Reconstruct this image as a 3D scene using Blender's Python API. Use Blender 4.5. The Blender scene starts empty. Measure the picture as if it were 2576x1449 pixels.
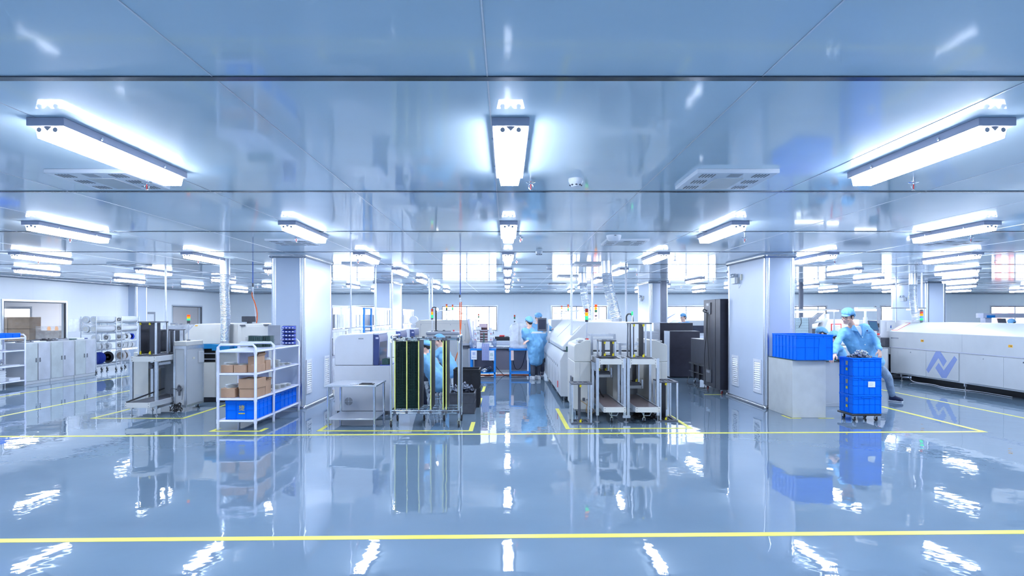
import bpy, bmesh, math, random
from mathutils import Vector, Matrix, noise
random.seed(7)
PI = math.pi
SC = bpy.context.scene
COL = SC.collection

# ------------------------------------------------------------------ camera, world, exposure
F, CX, CY, EYE, H = 1560.0, 1275.0, 793.0, 1.60, 2.63      # focal length / principal point in px of 2576x1449; eye and ceiling height
cam = bpy.data.cameras.new('camera')
cam.sensor_fit = 'HORIZONTAL'; cam.sensor_width = 36.0
cam.lens = 36.0*F/2576
cam.shift_x = (1288-CX)/2576; cam.shift_y = (CY-724.5)/2576
cam.clip_start = .05; cam.clip_end = 300
co = bpy.data.objects.new('camera', cam); COL.objects.link(co)
co.location = (0, 0, EYE); co.rotation_euler = (PI/2, 0, 0)
SC.camera = co
w = bpy.data.worlds.new('overcast_sky'); SC.world = w
w.use_nodes = True
w.node_tree.nodes['Background'].inputs[0].default_value = (.93, .96, 1, 1)
w.node_tree.nodes['Background'].inputs[1].default_value = 8.0
SC.view_settings.view_transform = 'Standard'; SC.view_settings.look = 'None'
SC.view_settings.gamma = 1; SC.view_settings.use_curve_mapping = False
SC.view_settings.exposure = 0.15
LAMP = 76.0                                              # radiance of the fluorescent covers
LAMPCOL = (.74, .825, 1.0)
SC.cycles.max_bounces = 7; SC.cycles.diffuse_bounces = 4; SC.cycles.glossy_bounces = 4
SC.cycles.transmission_bounces = 4; SC.cycles.transparent_max_bounces = 8
SC.cycles.caustics_reflective = False; SC.cycles.caustics_refractive = False
SC.cycles.sample_clamp_indirect = 6; SC.cycles.adaptive_threshold = .015
ROWX = [-10.65, -8.0, -5.2, -2.4, 0.02, 2.55, 5.3, 7.65, 10.2, 12.8, 15.4, 18.0, 20.6]
ROWY = [3.22, 6.76, 10.06, 13.45, 16.9, 20.4, 24.1]
def seen_lamp(x, y): return (-.835 < x/(y+1.2) < .85) and not (x > 18.5 and y < 24)
def hall_light(x, y):
    l = bpy.data.lights.new('hall_light', 'AREA'); l.shape = 'RECTANGLE'; l.size = .18; l.size_y = 1.2
    l.energy = LAMP*PI*.2; l.color = LAMPCOL
    o = bpy.data.objects.new('hall_light', l); COL.objects.link(o); o.location = (x, y+.6, H-.09)
for yy in (-6.9, -3.6, -.25, 3.22, 6.76, 10.06, 13.45):      # the hall goes on behind and beside the frame with the same lamps
    for xx in ROWX[:11]:
        if not seen_lamp(xx, yy): hall_light(xx, yy)

# ------------------------------------------------------------------ helpers
def X(px, Y): return (px-CX)*Y/F
def Z(py, Y): return EYE+(CY-py)*Y/F

def mat(name, col, rough=.5, metal=0.0, var=.06, scale=6.0, bump=0.0, bscale=60.0, spec=.5, coat=0.0, stretch=None, emit=0.0, trans=0.0, alpha=1.0, rvar=0.0):
    m = bpy.data.materials.new(name); m.use_nodes = True
    nt = m.node_tree; b = nt.nodes['Principled BSDF']
    b.inputs['Base Color'].default_value = (*col, 1)
    b.inputs['Roughness'].default_value = rough; b.inputs['Metallic'].default_value = metal
    b.inputs['Specular IOR Level'].default_value = spec
    b.inputs['Coat Weight'].default_value = coat; b.inputs['Coat Roughness'].default_value = .05
    if trans: b.inputs['Transmission Weight'].default_value = trans
    if alpha < 1: b.inputs['Alpha'].default_value = alpha
    if emit:
        b.inputs['Emission Color'].default_value = (*col, 1); b.inputs['Emission Strength'].default_value = emit
    tc = nt.nodes.new('ShaderNodeTexCoord'); mp = nt.nodes.new('ShaderNodeMapping')
    nt.links.new(tc.outputs['Object'], mp.inputs[0])
    if stretch: mp.inputs['Scale'].default_value = stretch
    if var:
        n = nt.nodes.new('ShaderNodeTexNoise'); n.inputs['Scale'].default_value = scale; n.inputs['Detail'].default_value = 4
        nt.links.new(mp.outputs[0], n.inputs['Vector'])
        r = nt.nodes.new('ShaderNodeValToRGB'); r.color_ramp.elements[0].position = .3; r.color_ramp.elements[1].position = .7
        r.color_ramp.elements[0].color = (*[c*(1-var) for c in col], 1)
        r.color_ramp.elements[1].color = (*[min(1, c*(1+var)) for c in col], 1)
        nt.links.new(n.outputs['Fac'], r.inputs[0]); nt.links.new(r.outputs[0], b.inputs['Base Color'])
        if rvar:
            mr = nt.nodes.new('ShaderNodeMapRange'); mr.inputs[3].default_value = rough*(1-rvar); mr.inputs[4].default_value = rough*(1+rvar)
            nt.links.new(n.outputs['Fac'], mr.inputs[0]); nt.links.new(mr.outputs[0], b.inputs['Roughness'])
    if bump:
        n2 = nt.nodes.new('ShaderNodeTexNoise'); n2.inputs['Scale'].default_value = bscale; n2.inputs['Detail'].default_value = 3
        nt.links.new(mp.outputs[0], n2.inputs['Vector'])
        bp = nt.nodes.new('ShaderNodeBump'); bp.inputs['Strength'].default_value = bump; bp.inputs['Distance'].default_value = .02
        nt.links.new(n2.outputs['Fac'], bp.inputs['Height']); nt.links.new(bp.outputs[0], b.inputs['Normal'])
    return m

def glass(name, tint=(.93, .96, 1), gloss=.06):
    m = bpy.data.materials.new(name); m.use_nodes = True; nt = m.node_tree; nt.nodes.clear()
    o = nt.nodes.new('ShaderNodeOutputMaterial'); mx = nt.nodes.new('ShaderNodeMixShader')
    t = nt.nodes.new('ShaderNodeBsdfTransparent'); g = nt.nodes.new('ShaderNodeBsdfGlossy'); lw = nt.nodes.new('ShaderNodeLayerWeight')
    lw.inputs[0].default_value = .35
    t.inputs[0].default_value = (*tint, 1); g.inputs['Roughness'].default_value = gloss
    pw = nt.nodes.new('ShaderNodeMath'); pw.operation = 'POWER'; pw.inputs[1].default_value = 5; lw.inputs[0].default_value = .5
    ad = nt.nodes.new('ShaderNodeMath'); ad.operation = 'ADD'; ad.inputs[1].default_value = .045; ad.use_clamp = True
    nt.links.new(lw.outputs['Facing'], pw.inputs[0]); nt.links.new(pw.outputs[0], ad.inputs[0]); nt.links.new(ad.outputs[0], mx.inputs[0]); nt.links.new(t.outputs[0], mx.inputs[1]); nt.links.new(g.outputs[0], mx.inputs[2])
    nt.links.new(mx.outputs[0], o.inputs[0]); return m

def film(name, col, clear=.55, rough=.25):
    """Plastic film: part see-through, part scattering, glossy."""
    m = bpy.data.materials.new(name); m.use_nodes = True; nt = m.node_tree
    b = nt.nodes['Principled BSDF']; o = nt.nodes['Material Output']
    b.inputs['Base Color'].default_value = (*col, 1); b.inputs['Roughness'].default_value = rough
    t = nt.nodes.new('ShaderNodeBsdfTransparent'); mx = nt.nodes.new('ShaderNodeMixShader')
    n = nt.nodes.new('ShaderNodeTexNoise'); n.inputs['Scale'].default_value = 7
    tc = nt.nodes.new('ShaderNodeTexCoord'); nt.links.new(tc.outputs['Object'], n.inputs['Vector'])
    mr = nt.nodes.new('ShaderNodeMapRange'); mr.inputs[1].default_value = .35; mr.inputs[2].default_value = .65
    mr.inputs[3].default_value = 1-clear-.08; mr.inputs[4].default_value = 1-clear+.08
    nt.links.new(n.outputs['Fac'], mr.inputs[0]); nt.links.new(mr.outputs[0], mx.inputs[0])
    nt.links.new(t.outputs[0], mx.inputs[1]); nt.links.new(b.outputs[0], mx.inputs[2]); nt.links.new(mx.outputs[0], o.inputs[0])
    return m

def lit(name, col, s):
    m = bpy.data.materials.new(name); m.use_nodes = True; nt = m.node_tree; nt.nodes.clear()
    o = nt.nodes.new('ShaderNodeOutputMaterial'); e = nt.nodes.new('ShaderNodeEmission')
    e.inputs[0].default_value = (*col, 1); e.inputs[1].default_value = s
    nt.links.new(e.outputs[0], o.inputs[0]); return m

class MB:
    """Collects shapes in world coordinates; build() links them as one mesh object."""
    def __init__(s): s.v = []; s.f = []
    def add(s, vs, fs):
        k = len(s.v); s.v += [tuple(p) for p in vs]; s.f += [tuple(i+k for i in f) for f in fs]; return s
    def box(s, x0, x1, y0, y1, z0, z1):
        if x1 < x0: x0, x1 = x1, x0
        if y1 < y0: y0, y1 = y1, y0
        if z1 < z0: z0, z1 = z1, z0
        return s.add([(x0,y0,z0),(x1,y0,z0),(x1,y1,z0),(x0,y1,z0),(x0,y0,z1),(x1,y0,z1),(x1,y1,z1),(x0,y1,z1)],
                     [(0,3,2,1),(4,5,6,7),(0,1,5,4),(1,2,6,5),(2,3,7,6),(3,0,4,7)])
    def ring(s, plane, x0, x1, y0, y1, z0, z1, t, t2=None):
        """rectangular frame of four bars that meet without overlapping"""
        t2 = t if t2 is None else t2
        if plane == 'xz': return s.box(x0, x0+t, y0, y1, z0, z1).box(x1-t, x1, y0, y1, z0, z1).box(x0+t, x1-t, y0, y1, z0, z0+t2).box(x0+t, x1-t, y0, y1, z1-t2, z1)
        if plane == 'yz': return s.box(x0, x1, y0, y0+t, z0, z1).box(x0, x1, y1-t, y1, z0, z1).box(x0, x1, y0+t, y1-t, z0, z0+t2).box(x0, x1, y0+t, y1-t, z1-t2, z1)
        return s.box(x0, x0+t, y0, y1, z0, z1).box(x1-t, x1, y0, y1, z0, z1).box(x0+t, x1-t, y0, y0+t2, z0, z1).box(x0+t, x1-t, y1-t2, y1, z0, z1)
    def prism(s, poly, axis, a, b):
        """poly in the plane across axis ('x': (y,z), 'y': (x,z), 'z': (x,y)), extruded from a to b."""
        n = len(poly); f = {'x': lambda p, t: (t, p[0], p[1]), 'y': lambda p, t: (p[0], t, p[1]), 'z': lambda p, t: (p[0], p[1], t)}[axis]
        return s.add([f(p, a) for p in poly]+[f(p, b) for p in poly],
                     [tuple(range(n)), tuple(range(2*n-1, n-1, -1))]+[(i, i+n, (i+1) % n+n, (i+1) % n) for i in range(n)])
    def cyl(s, p0, p1, r0, r1=None, n=12, cap=True):
        r1 = r0 if r1 is None else r1
        p0 = Vector(p0); p1 = Vector(p1); d = (p1-p0).normalized()
        u = d.orthogonal().normalized(); q = d.cross(u)
        vs = []
        for p, r in ((p0, r0), (p1, r1)):
            for i in range(n):
                a = 2*PI*i/n; vs.append(p+u*math.cos(a)*r+q*math.sin(a)*r)
        fs = [(i, (i+1) % n, n+(i+1) % n, n+i) for i in range(n)]
        if cap: fs += [tuple(range(n-1, -1, -1)), tuple(range(n, 2*n))]
        return s.add(vs, fs)
    def tube(s, pts, r, n=8, close=False):
        pts = [Vector(p) for p in pts]; m = len(pts); rr = r if isinstance(r, (list, tuple)) else [r]*m
        vs = []; u = None
        for i, p in enumerate(pts):
            a = pts[i-1] if i else p; b = pts[i+1] if i < m-1 else p
            d = (b-a).normalized()
            u = d.orthogonal().normalized() if u is None else (u-d*u.dot(d)).normalized()
            q = d.cross(u)
            for k in range(n):
                t = 2*PI*k/n; vs.append(p+(u*math.cos(t)+q*math.sin(t))*rr[i])
        fs = [(i*n+k, i*n+(k+1) % n, (i+1)*n+(k+1) % n, (i+1)*n+k) for i in range(m-1) for k in range(n)]
        fs += [tuple(range(n-1, -1, -1)), tuple(range((m-1)*n, m*n))]
        return s.add(vs, fs)
    def lathe(s, prof, c, axis='z', n=20):
        """prof: (radius, height) pairs from end to end."""
        vs = []; m = len(prof)
        for r, h in prof:
            for k in range(n):
                a = 2*PI*k/n; p = (r*math.cos(a), r*math.sin(a), h)
                if axis == 'y': p = (p[0], p[2], p[1])
                if axis == 'x': p = (p[2], p[0], p[1])
                vs.append((c[0]+p[0], c[1]+p[1], c[2]+p[2]))
        fs = [(i*n+k, i*n+(k+1) % n, (i+1)*n+(k+1) % n, (i+1)*n+k) for i in range(m-1) for k in range(n)]
        fs += [tuple(range(n-1, -1, -1)), tuple(range((m-1)*n, m*n))]
        return s.add(vs, fs)
    def ball(s, c, r, n=12, m=8, rot=None):
        rx, ry, rz = r if isinstance(r, (tuple, list)) else (r, r, r)
        vs = []
        for i in range(m+1):
            t = PI*i/m
            for k in range(n):
                a = 2*PI*k/n
                p = Vector((rx*math.sin(t)*math.cos(a), ry*math.sin(t)*math.sin(a), rz*math.cos(t)))
                if rot is not None: p = rot @ p
                vs.append(Vector(c)+p)
        fs = [(i*n+k, i*n+(k+1) % n, (i+1)*n+(k+1) % n, (i+1)*n+k) for i in range(m) for k in range(n)]
        return s.add(vs, fs)
    def caps(s, p0, p1, r0, r1, n=12):
        """tapered capsule, closed"""
        p0 = Vector(p0); p1 = Vector(p1); d = p1-p0; L = d.length or 1e-6; d = d/L
        u = d.orthogonal().normalized(); q = d.cross(u); prof = []
        for i in range(5): t = PI/2*(1-i/4); prof.append((r0*math.cos(t), -r0*math.sin(t)))
        for i in range(5): t = PI/2*i/4; prof.append((r1*math.cos(t), L+r1*math.sin(t)))
        vs = [p0+d*h+(u*math.cos(2*PI*k/n)+q*math.sin(2*PI*k/n))*max(r, 1e-4) for r, h in prof for k in range(n)]
        m = len(prof)
        fs = [(i*n+k, i*n+(k+1) % n, (i+1)*n+(k+1) % n, (i+1)*n+k) for i in range(m-1) for k in range(n)]
        fs += [tuple(range(n-1, -1, -1)), tuple(range((m-1)*n, m*n))]
        return s.add(vs, fs)
    def grid(s, fn, nu, nv):
        vs = [fn(i/nu, j/nv) for j in range(nv+1) for i in range(nu+1)]
        fs = [(j*(nu+1)+i, j*(nu+1)+i+1, (j+1)*(nu+1)+i+1, (j+1)*(nu+1)+i) for j in range(nv) for i in range(nu)]
        return s.add(vs, fs)
    def rot(s, ang, c=(0, 0, 0), axis='Z'):
        R = Matrix.Rotation(ang, 3, axis); c = Vector(c)
        s.v = [tuple(R @ (Vector(p)-c)+c) for p in s.v]; return s
    def build(s, name, m, parent=None, smooth=True, bevel=0.0, weld=False):
        o0 = wloc(parent)
        me = bpy.data.meshes.new(name)
        me.from_pydata([(p[0]-o0[0], p[1]-o0[1], p[2]-o0[2]) for p in s.v], [], s.f)
        bm = bmesh.new(); bm.from_mesh(me)
        if weld: bmesh.ops.remove_doubles(bm, verts=bm.verts, dist=1e-4)
        bmesh.ops.recalc_face_normals(bm, faces=bm.faces); bm.to_mesh(me); bm.free()
        for mm in (m if isinstance(m, (list, tuple)) else [m]): me.materials.append(mm)
        if smooth: me.shade_smooth(); me.set_sharp_from_angle(angle=.65)
        o = bpy.data.objects.new(name, me); COL.objects.link(o)
        if parent is not None: o.parent = parent
        if bevel:
            b = o.modifiers.new('bevel', 'BEVEL'); b.width = bevel; b.segments = 2; b.limit_method = 'ANGLE'; b.angle_limit = .7
        return o

WL = {}
def wloc(p):
    """world location of a (not rotated) parent"""
    t = Vector((0, 0, 0))
    while p is not None: t += Vector(p.location); p = p.parent
    return t

def tag(o, label=None, cat=None, group=None, kind=None):
    if label: o['label'] = label
    if cat: o['category'] = cat
    if group: o['group'] = group
    if kind: o['kind'] = kind
    return o
def thing(name, label, cat, loc, group=None, kind=None):
    o = bpy.data.objects.new(name, None); COL.objects.link(o); o.location = loc; o.empty_display_size = .1
    return tag(o, label, cat, group, kind)
def kids(o): return [c for c in bpy.data.objects if c.parent is o]
def tree_of(o): return [(c, tree_of(c)) for c in kids(o)]
def dup(o, loc, label=None, rotz=None, tree=None, scale=None):
    """a copy of a thing with copies of its parts and sub-parts"""
    tree = tree_of(o) if tree is None else tree
    r = o.copy(); COL.objects.link(r); r.location = loc
    if label: r['label'] = label
    if rotz is not None: r.rotation_euler = (0, 0, rotz)
    if scale: r.scale = scale
    def rec(p, t):
        for c, sub in t:
            d = c.copy(); COL.objects.link(d); d.parent = p; rec(d, sub)
    rec(r, tree); return r
def B(name, m, parent, *b, bevel=.003):
    return MB().box(*b).build(name, m, parent, bevel=bevel)
def text(name, body, size, m, parent, loc, rot, extrude=.0006, align='CENTER'):
    c = bpy.data.curves.new(name, 'FONT'); c.body = body; c.size = size; c.extrude = extrude; c.align_x = align; c.align_y = 'CENTER'
    c.materials.append(m)
    o = bpy.data.objects.new(name, c); COL.objects.link(o)
    me = bpy.data.meshes.new_from_object(o); bpy.data.objects.remove(o)
    o = bpy.data.objects.new(name, me); COL.objects.link(o)
    if not me.materials: me.materials.append(m)
    if parent is not None: o.parent = parent; loc = Vector(loc)-wloc(parent)
    o.location = loc; o.rotation_euler = rot; return o

# ------------------------------------------------------------------ materials
M = {}
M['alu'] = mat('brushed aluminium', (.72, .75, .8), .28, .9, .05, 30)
M['alud'] = mat('dark aluminium trim', (.42, .44, .48), .25, .95, .05, 30)  # darker aluminium for mouldings and rails
M['chrome'] = mat('polished steel', (.8, .82, .86), .12, 1, .03, 20)
M['zinc'] = mat('zinc steel', (.55, .57, .6), .35, .9, .1, 30)
M['lilac'] = mat('lilac coated tube', (.70, .72, .86), .25, .1, .04, 20, coat=.4)
M['lilacb'] = mat('lilac shelf board', (.60, .63, .78), .35, 0, .05, 10)
M['cream'] = mat('cream machine enamel', (.62, .61, .57), .35, 0, .03, 5, bump=.02, bscale=200)
M['white'] = mat('white machine enamel', (.77, .79, .84), .3, 0, .02, 5, bump=.02, bscale=200)
M['pale'] = mat('pale grey enamel', (.54, .56, .575), .4, 0, .025, 4, bump=.02, bscale=180)
M['tray'] = mat('lilac grey lamp tray', (.42, .43, .54), .35, 0, .03, 9)
M['dayglow'] = lit('glowing pane for daylight', (.97, .98, 1), 2.2)  # the pane itself glows in place of daylight from outside
M['grey'] = mat('mid grey enamel', (.33, .35, .39), .4, 0, .05, 8)
M['dgrey'] = mat('dark grey plastic', (.09, .095, .115), .4, 0, .1, 20)
M['black'] = mat('black plastic', (.018, .019, .024), .35, 0, .15, 20)
M['blackm'] = mat('black cabinet steel', (.028, .028, .042), .38, .25, .15, 6, bump=.02, bscale=150)
M['rubber'] = mat('black rubber', (.02, .02, .022), .6, 0, .1, 20)
M['blue'] = mat('bright blue crate plastic', (.0, .16, .80), .35, 0, .04, 6, bump=.02, bscale=90, spec=.15)
M['blued'] = mat('deep blue plastic', (.035, .07, .42), .35, 0, .06, 8)
M['bluefr'] = mat('sky blue painted steel', (.01, .24, .70), .4, 0, .05, 9)
M['bluebd'] = mat('teal blue enamel', (.01, .19, .42), .35, 0, .04, 9)
M['navy'] = mat('navy edge plastic', (.045, .07, .22), .3, 0, .05, 8)
M['cloth'] = mat('light blue antistatic cloth', (.19, .46, .75), .65, 0, .10, 5, bump=.25, bscale=26)
M['jeans'] = mat('washed grey blue denim', (.25, .33, .44), .8, 0, .25, 9, bump=.3, bscale=40)
M['trous'] = mat('dark grey trousers', (.06, .07, .10), .8, 0, .15, 9, bump=.2, bscale=40)
M['skin'] = mat('skin', (.80, .50, .38), .5, 0, .05, 12)
M['hair'] = mat('black hair', (.012, .01, .012), .5, 0, .2, 60)
M['tshirt'] = mat('white knit', (.8, .82, .86), .8, 0, .03, 30, bump=.1, bscale=200)
M['shoe'] = mat('dark navy shoe leather', (.02, .025, .07), .5, 0, .1, 20)
M['sole'] = mat('white rubber sole', (.7, .72, .75), .6, 0, .05, 20)
M['card'] = mat('brown corrugated card', (.42, .26, .165), .8, 0, .07, 7, bump=.05, bscale=80)
M['cardd'] = mat('worn brown card', (.36, .27, .20), .8, 0, .1, 7)
M['reel'] = mat('white reel plastic', (.82, .85, .88), .35, 0, .04, 15)
M['reelc'] = mat('ivory reel core', (.78, .75, .62), .5, 0, .06, 15)
M['pcb'] = mat('dark green circuit board', (.035, .10, .09), .45, 0, .3, 90)
M['pcbd'] = mat('dark tray plastic', (.055, .06, .08), .5, 0, .15, 60)
M['yel'] = mat('yellow clip plastic', (.82, .68, .01), .4, 0, .05, 20)
M['ygr'] = mat('yellow green rail', (.72, .74, .20), .4, 0, .05, 20)
M['orange'] = mat('orange air hose', (.90, .16, .03), .35, 0, .05, 20)
M['hoseb'] = mat('blue air pipe', (.03, .12, .50), .35, 0, .05, 20)
M['paper'] = mat('white paper', (.82, .84, .87), .7, 0, .03, 15)
M['red'] = mat('red print', (.70, .06, .06), .5, 0, .05, 15)
M['inkb'] = mat('blue ink', (.03, .12, .50), .6, 0, .05, 15)
M['inkg'] = mat('green ink', (.01, .25, .17), .6, 0, .05, 15)
M['inky'] = mat('yellow stencil ink', (.55, .47, .05), .6, 0, .25, 40)
M['warn'] = mat('amber warning sticker', (.93, .45, .01), .4, 0, .04, 30)
M['inkk'] = mat('dark ink', (.03, .03, .05), .6, 0, .1, 15)
M['logo'] = mat('soft blue panel emblem', (.24, .31, .58), .35, 0, .03, 9)
M['tape'] = mat('yellow floor tape', (.76, .70, .10), .42, 0, .08, 12, spec=.35)
M['screen'] = mat('unlit screen', (.03, .035, .06), .12, 0, .1, 10)
M['foil'] = mat('aluminium foil duct', (.70, .76, .84), .25, .85, .08, 40, bump=.6, bscale=45)
M['trunk'] = mat('dark blue grey trunk paint', (.11, .13, .18), .45, 0, .05, 9)
M['bag'] = mat('metallised bag film', (.13, .15, .20), .2, .6, .4, 25, bump=.8, bscale=30)
M['bagl'] = mat('silver bag film', (.75, .78, .84), .16, .9, .15, 25, bump=.8, bscale=40)
M['film'] = film('clear plastic film', (.86, .89, .95), .60)
M['strip'] = film('cloudy curtain plastic', (.90, .92, .97), .13, .12)
M['bluebag'] = film('bluish plastic bag', (.32, .42, .60), .35)
M['glass'] = glass('window glass')
M['lamps'] = lit('fluorescent cover side', LAMPCOL, 35.0)
M['lamp'] = lit('fluorescent cover', LAMPCOL, LAMP)
M['lampt'] = lit('bench tube', (.92, .96, 1), 9)
M['lred'] = mat('red beacon lens', (.50, .05, .02), .2, 0, .03, 20); M['lora'] = mat('amber beacon lens', (.80, .25, .01), .2, 0, .03, 20)
M['lgrn'] = mat('unlit green beacon lens', (.02, .14, .06), .2, 0, .03, 20); M['lblu'] = mat('blue beacon lens', (.10, .35, .65), .2, 0, .03, 20)
M['gon'] = lit('lit green beacon', (.05, 1, .28), 1.6); M['oon'] = lit('lit amber beacon', (1, .42, .02), 1.3); M['ron'] = lit('lit red beacon', (1, .12, .03), 1.3)
M['scrn'] = lit('monitor glow', (.09, .17, .42), .8)
# ------------------------------------------------------------------ the hall
XL, XR, YB, YF0 = -13.0, 26.0, 28.7, -9.0
def panel_mat(name, col, rough, axis, off, period, line, metal=0.0, bump=0.0, bscale=3.0, stretch=(1, 1, 1), spec=.5, coat=0.0, lw=.004, bdist=.02, aniso=0.0):
    m = mat(name, col, rough, metal, .03, 1.2, bump, bscale, spec, coat, stretch)
    nt = m.node_tree; b = nt.nodes['Principled BSDF']
    for n in nt.nodes:
        if n.type == 'BUMP': n.inputs['Distance'].default_value = bdist
    if not period: return m
    src = b.inputs['Base Color'].links[0].from_socket
    tc = nt.nodes.new('ShaderNodeTexCoord'); sp = nt.nodes.new('ShaderNodeSeparateXYZ'); nt.links.new(tc.outputs['Object'], sp.inputs[0])
    def mth(op, a, v):
        n = nt.nodes.new('ShaderNodeMath'); n.operation = op; nt.links.new(a, n.inputs[0]); n.inputs[1].default_value = v; return n.outputs[0]
    t = mth('LESS_THAN', mth('FRACT', mth('DIVIDE', mth('SUBTRACT', sp.outputs['XYZ'.index(axis)], off), period), 0), lw/period)
    mx = nt.nodes.new('ShaderNodeMix'); mx.data_type = 'RGBA'
    nt.links.new(t, mx.inputs['Factor']); nt.links.new(src, mx.inputs[6]); mx.inputs[7].default_value = (*line, 1)
    nt.links.new(mx.outputs[2], b.inputs['Base Color']); return m
M['floor'] = panel_mat('blue grey epoxy floor', (.155, .225, .30), .018, 'X', 0, 0, (0, 0, 0), bump=.13, bscale=2.4, spec=1.0)
M['ceil'] = panel_mat('glossy blue grey ceiling panels', (.67, .80, .88), .4, 'X', -.084, 1.185, (.75, .8, .86), metal=0, bump=.08, bscale=2.2, stretch=(.6, 1.6, 1), spec=.05, coat=.75)
M['ceil'].node_tree.nodes['Principled BSDF'].inputs['Coat Roughness'].default_value = .055; M['ceil'].node_tree.nodes['Principled BSDF'].inputs['Coat IOR'].default_value = 1.65
M['wallx'] = panel_mat('pale blue wall panels', (.93, .96, 1.0), .28, 'X', .3, 1.19, (.74, .80, .90), spec=.5)
M['wally'] = panel_mat('pale blue side wall panels', (.93, .96, 1.0), .28, 'Y', .35, 1.19, (.74, .80, .90), spec=.5)
M['pil'] = panel_mat('pale blue pillar cladding', (.56, .64, .77), .32, 'Y', 11.75, 8.45, (.5, .56, .66), spec=.55)
M['store'] = mat('grey store room wall', (.50, .50, .54), .6, 0, .03, 3)
M['joint'] = mat('dark ceiling joint strip', (.10, .115, .14), .15, .7, .2, 3)

def struct(name, mb, m, bevel=0): return tag(mb.build(name, m, None, bevel=bevel), kind='structure')
struct('floor', MB().box(-22, XR+.2, YF0-.2, YB+.2, -.2, 0), M['floor'])
struct('ceiling', MB().box(-22, XR+.2, YF0-.2, YB+.2, H, H+.2), M['ceil'])
def holed(axis, pos, th, a0, a1, holes):
    """wall across axis with rectangular holes (a, b, z0, z1)"""
    m = MB(); put = (lambda a, b, z0, z1: m.box(pos, pos+th, a, b, z0, z1)) if axis == 'x' else (lambda a, b, z0, z1: m.box(a, b, pos, pos+th, z0, z1))
    c = a0
    for a, b, z0, z1 in sorted(holes):
        put(c, a, 0, H); put(a, b, 0, z0); put(a, b, z1, H); c = b
    put(c, a1, 0, H); return m
WINB = [(-8.08+5.08*k, -5.54+5.08*k, .90, 2.01) for k in range(7)]
WINL = [(16.0, 18.27, .9, 1.97), (24.1, 26.4, .9, 1.955)]
struct('wall_back', holed('y', YB, .2, XL, XR, WINB), M['wallx'])
struct('wall_left', holed('x', XL-.12, .12, YF0, YB, WINL), M['wally'])
struct('wall_right', MB().box(XR, XR+.2, YF0, YB, 0, H), M['wally'])
struct('wall_front', MB().box(-22, XR, YF0-.2, YF0, 0, H), M['wallx'])
struct('wall_store_rear', holed('y', 23.0, .1, -21.8, XL-.12, [(-18.75, -17.65, 1.30, 1.87)]), M['store'])
struct('wall_store_side', MB().box(-22, -21.8, YF0, YB+.2, 0, H), M['store'])
struct('wall_store_back', MB().box(-21.8, XL-.12, YB, YB+.2, 0, H), M['store'])
def store_light(x, y, e):
    l = bpy.data.lights.new('store_light', 'AREA'); l.size = 1.2; l.energy = e; l.color = (1, .97, .95)
    o = bpy.data.objects.new('store_light', l); COL.objects.link(o); o.location = (x, y, H-.03)
store_light(-16.5, 20.5, 260); store_light(-16.5, 16.5, 160); store_light(-17, 26, 200)

def window(i, axis, pos, a, b, z0, z1, mull, pane='glass'):
    w_ = bpy.data.objects.new('window_%d' % i, None); COL.objects.link(w_); tag(w_, kind='structure')
    w_.location = ((a+b)/2, pos, z0) if axis == 'y' else (pos, (a+b)/2, z0)
    def bx(m, a0, a1, z0_, z1_, d0, d1): (m.box(a0, a1, pos+d0, pos+d1, z0_, z1_) if axis == 'y' else m.box(pos-d1, pos-d0, a0, a1, z0_, z1_))
    for (nm, mt, f, d0, d1, g) in (('frame', M['alu'], .05, -.02, .02, 0), ('gasket', M['dgrey'], .03, -.012, .03, .05)):
        m = MB(); A, Bq, C, D = a-.05+g, b+.05-g, z0-.05+g, z1+.05-g
        bx(m, A, A+f, C, D, d0, d1); bx(m, Bq-f, Bq, C, D, d0, d1); bx(m, A+f, Bq-f, D-f, D, d0, d1); bx(m, A+f, Bq-f, C, C+f, d0, d1)
        m.build(nm, mt, w_)
    for t in mull:
        m = MB(); bx(m, a+(b-a)*t-.025, a+(b-a)*t+.025, z0, z1, .03, .07); m.build('mullion', M['lilac'], w_)
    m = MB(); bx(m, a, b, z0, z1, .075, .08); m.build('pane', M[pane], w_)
for i, (a, b, z0, z1) in enumerate(WINB): window(i+1, 'y', YB, a, b, z0, z1, (.45, .86))
for i, (a, b, z0, z1) in enumerate(WINL): window(i+8, 'x', XL, a, b, z0, z1, ())
window(10, 'y', 23.0, -18.75, -17.65, 1.30, 1.87, (), 'dayglow')  # only more store room lies behind, so the pane emits the daylight

# ceiling joints, coves and skirting
n = 0
for i in range(-4, 11):
    y = 2.69+2.47*i; n += 1
    struct('trim_%d' % n, MB().box(XL, XR, y-.022, y+.022, H-.006, H), M['joint'])
for i in range(-11, 22):
    x = -.084+1.185*i; n += 1
    struct('trim_%d' % n, MB().box(x-.003, x+.003, YF0, YB, H-.003, H), M['alu'])
def cove(poly_pts, r=.055, z=H):
    global n; n += 1
    m = MB()
    for p, q in zip(poly_pts, poly_pts[1:]): m.cyl((*p, z), (*q, z), r, n=10)
    for p in poly_pts: m.ball((*p, z), r, 8, 6)
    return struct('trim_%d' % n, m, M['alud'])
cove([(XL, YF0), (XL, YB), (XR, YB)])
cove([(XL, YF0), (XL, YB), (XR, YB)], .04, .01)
n += 1; struct('trim_%d' % n, MB().cyl((XL+.02, YB-.02, 0), (XL+.02, YB-.02, H), .06), M['alud'])
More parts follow.
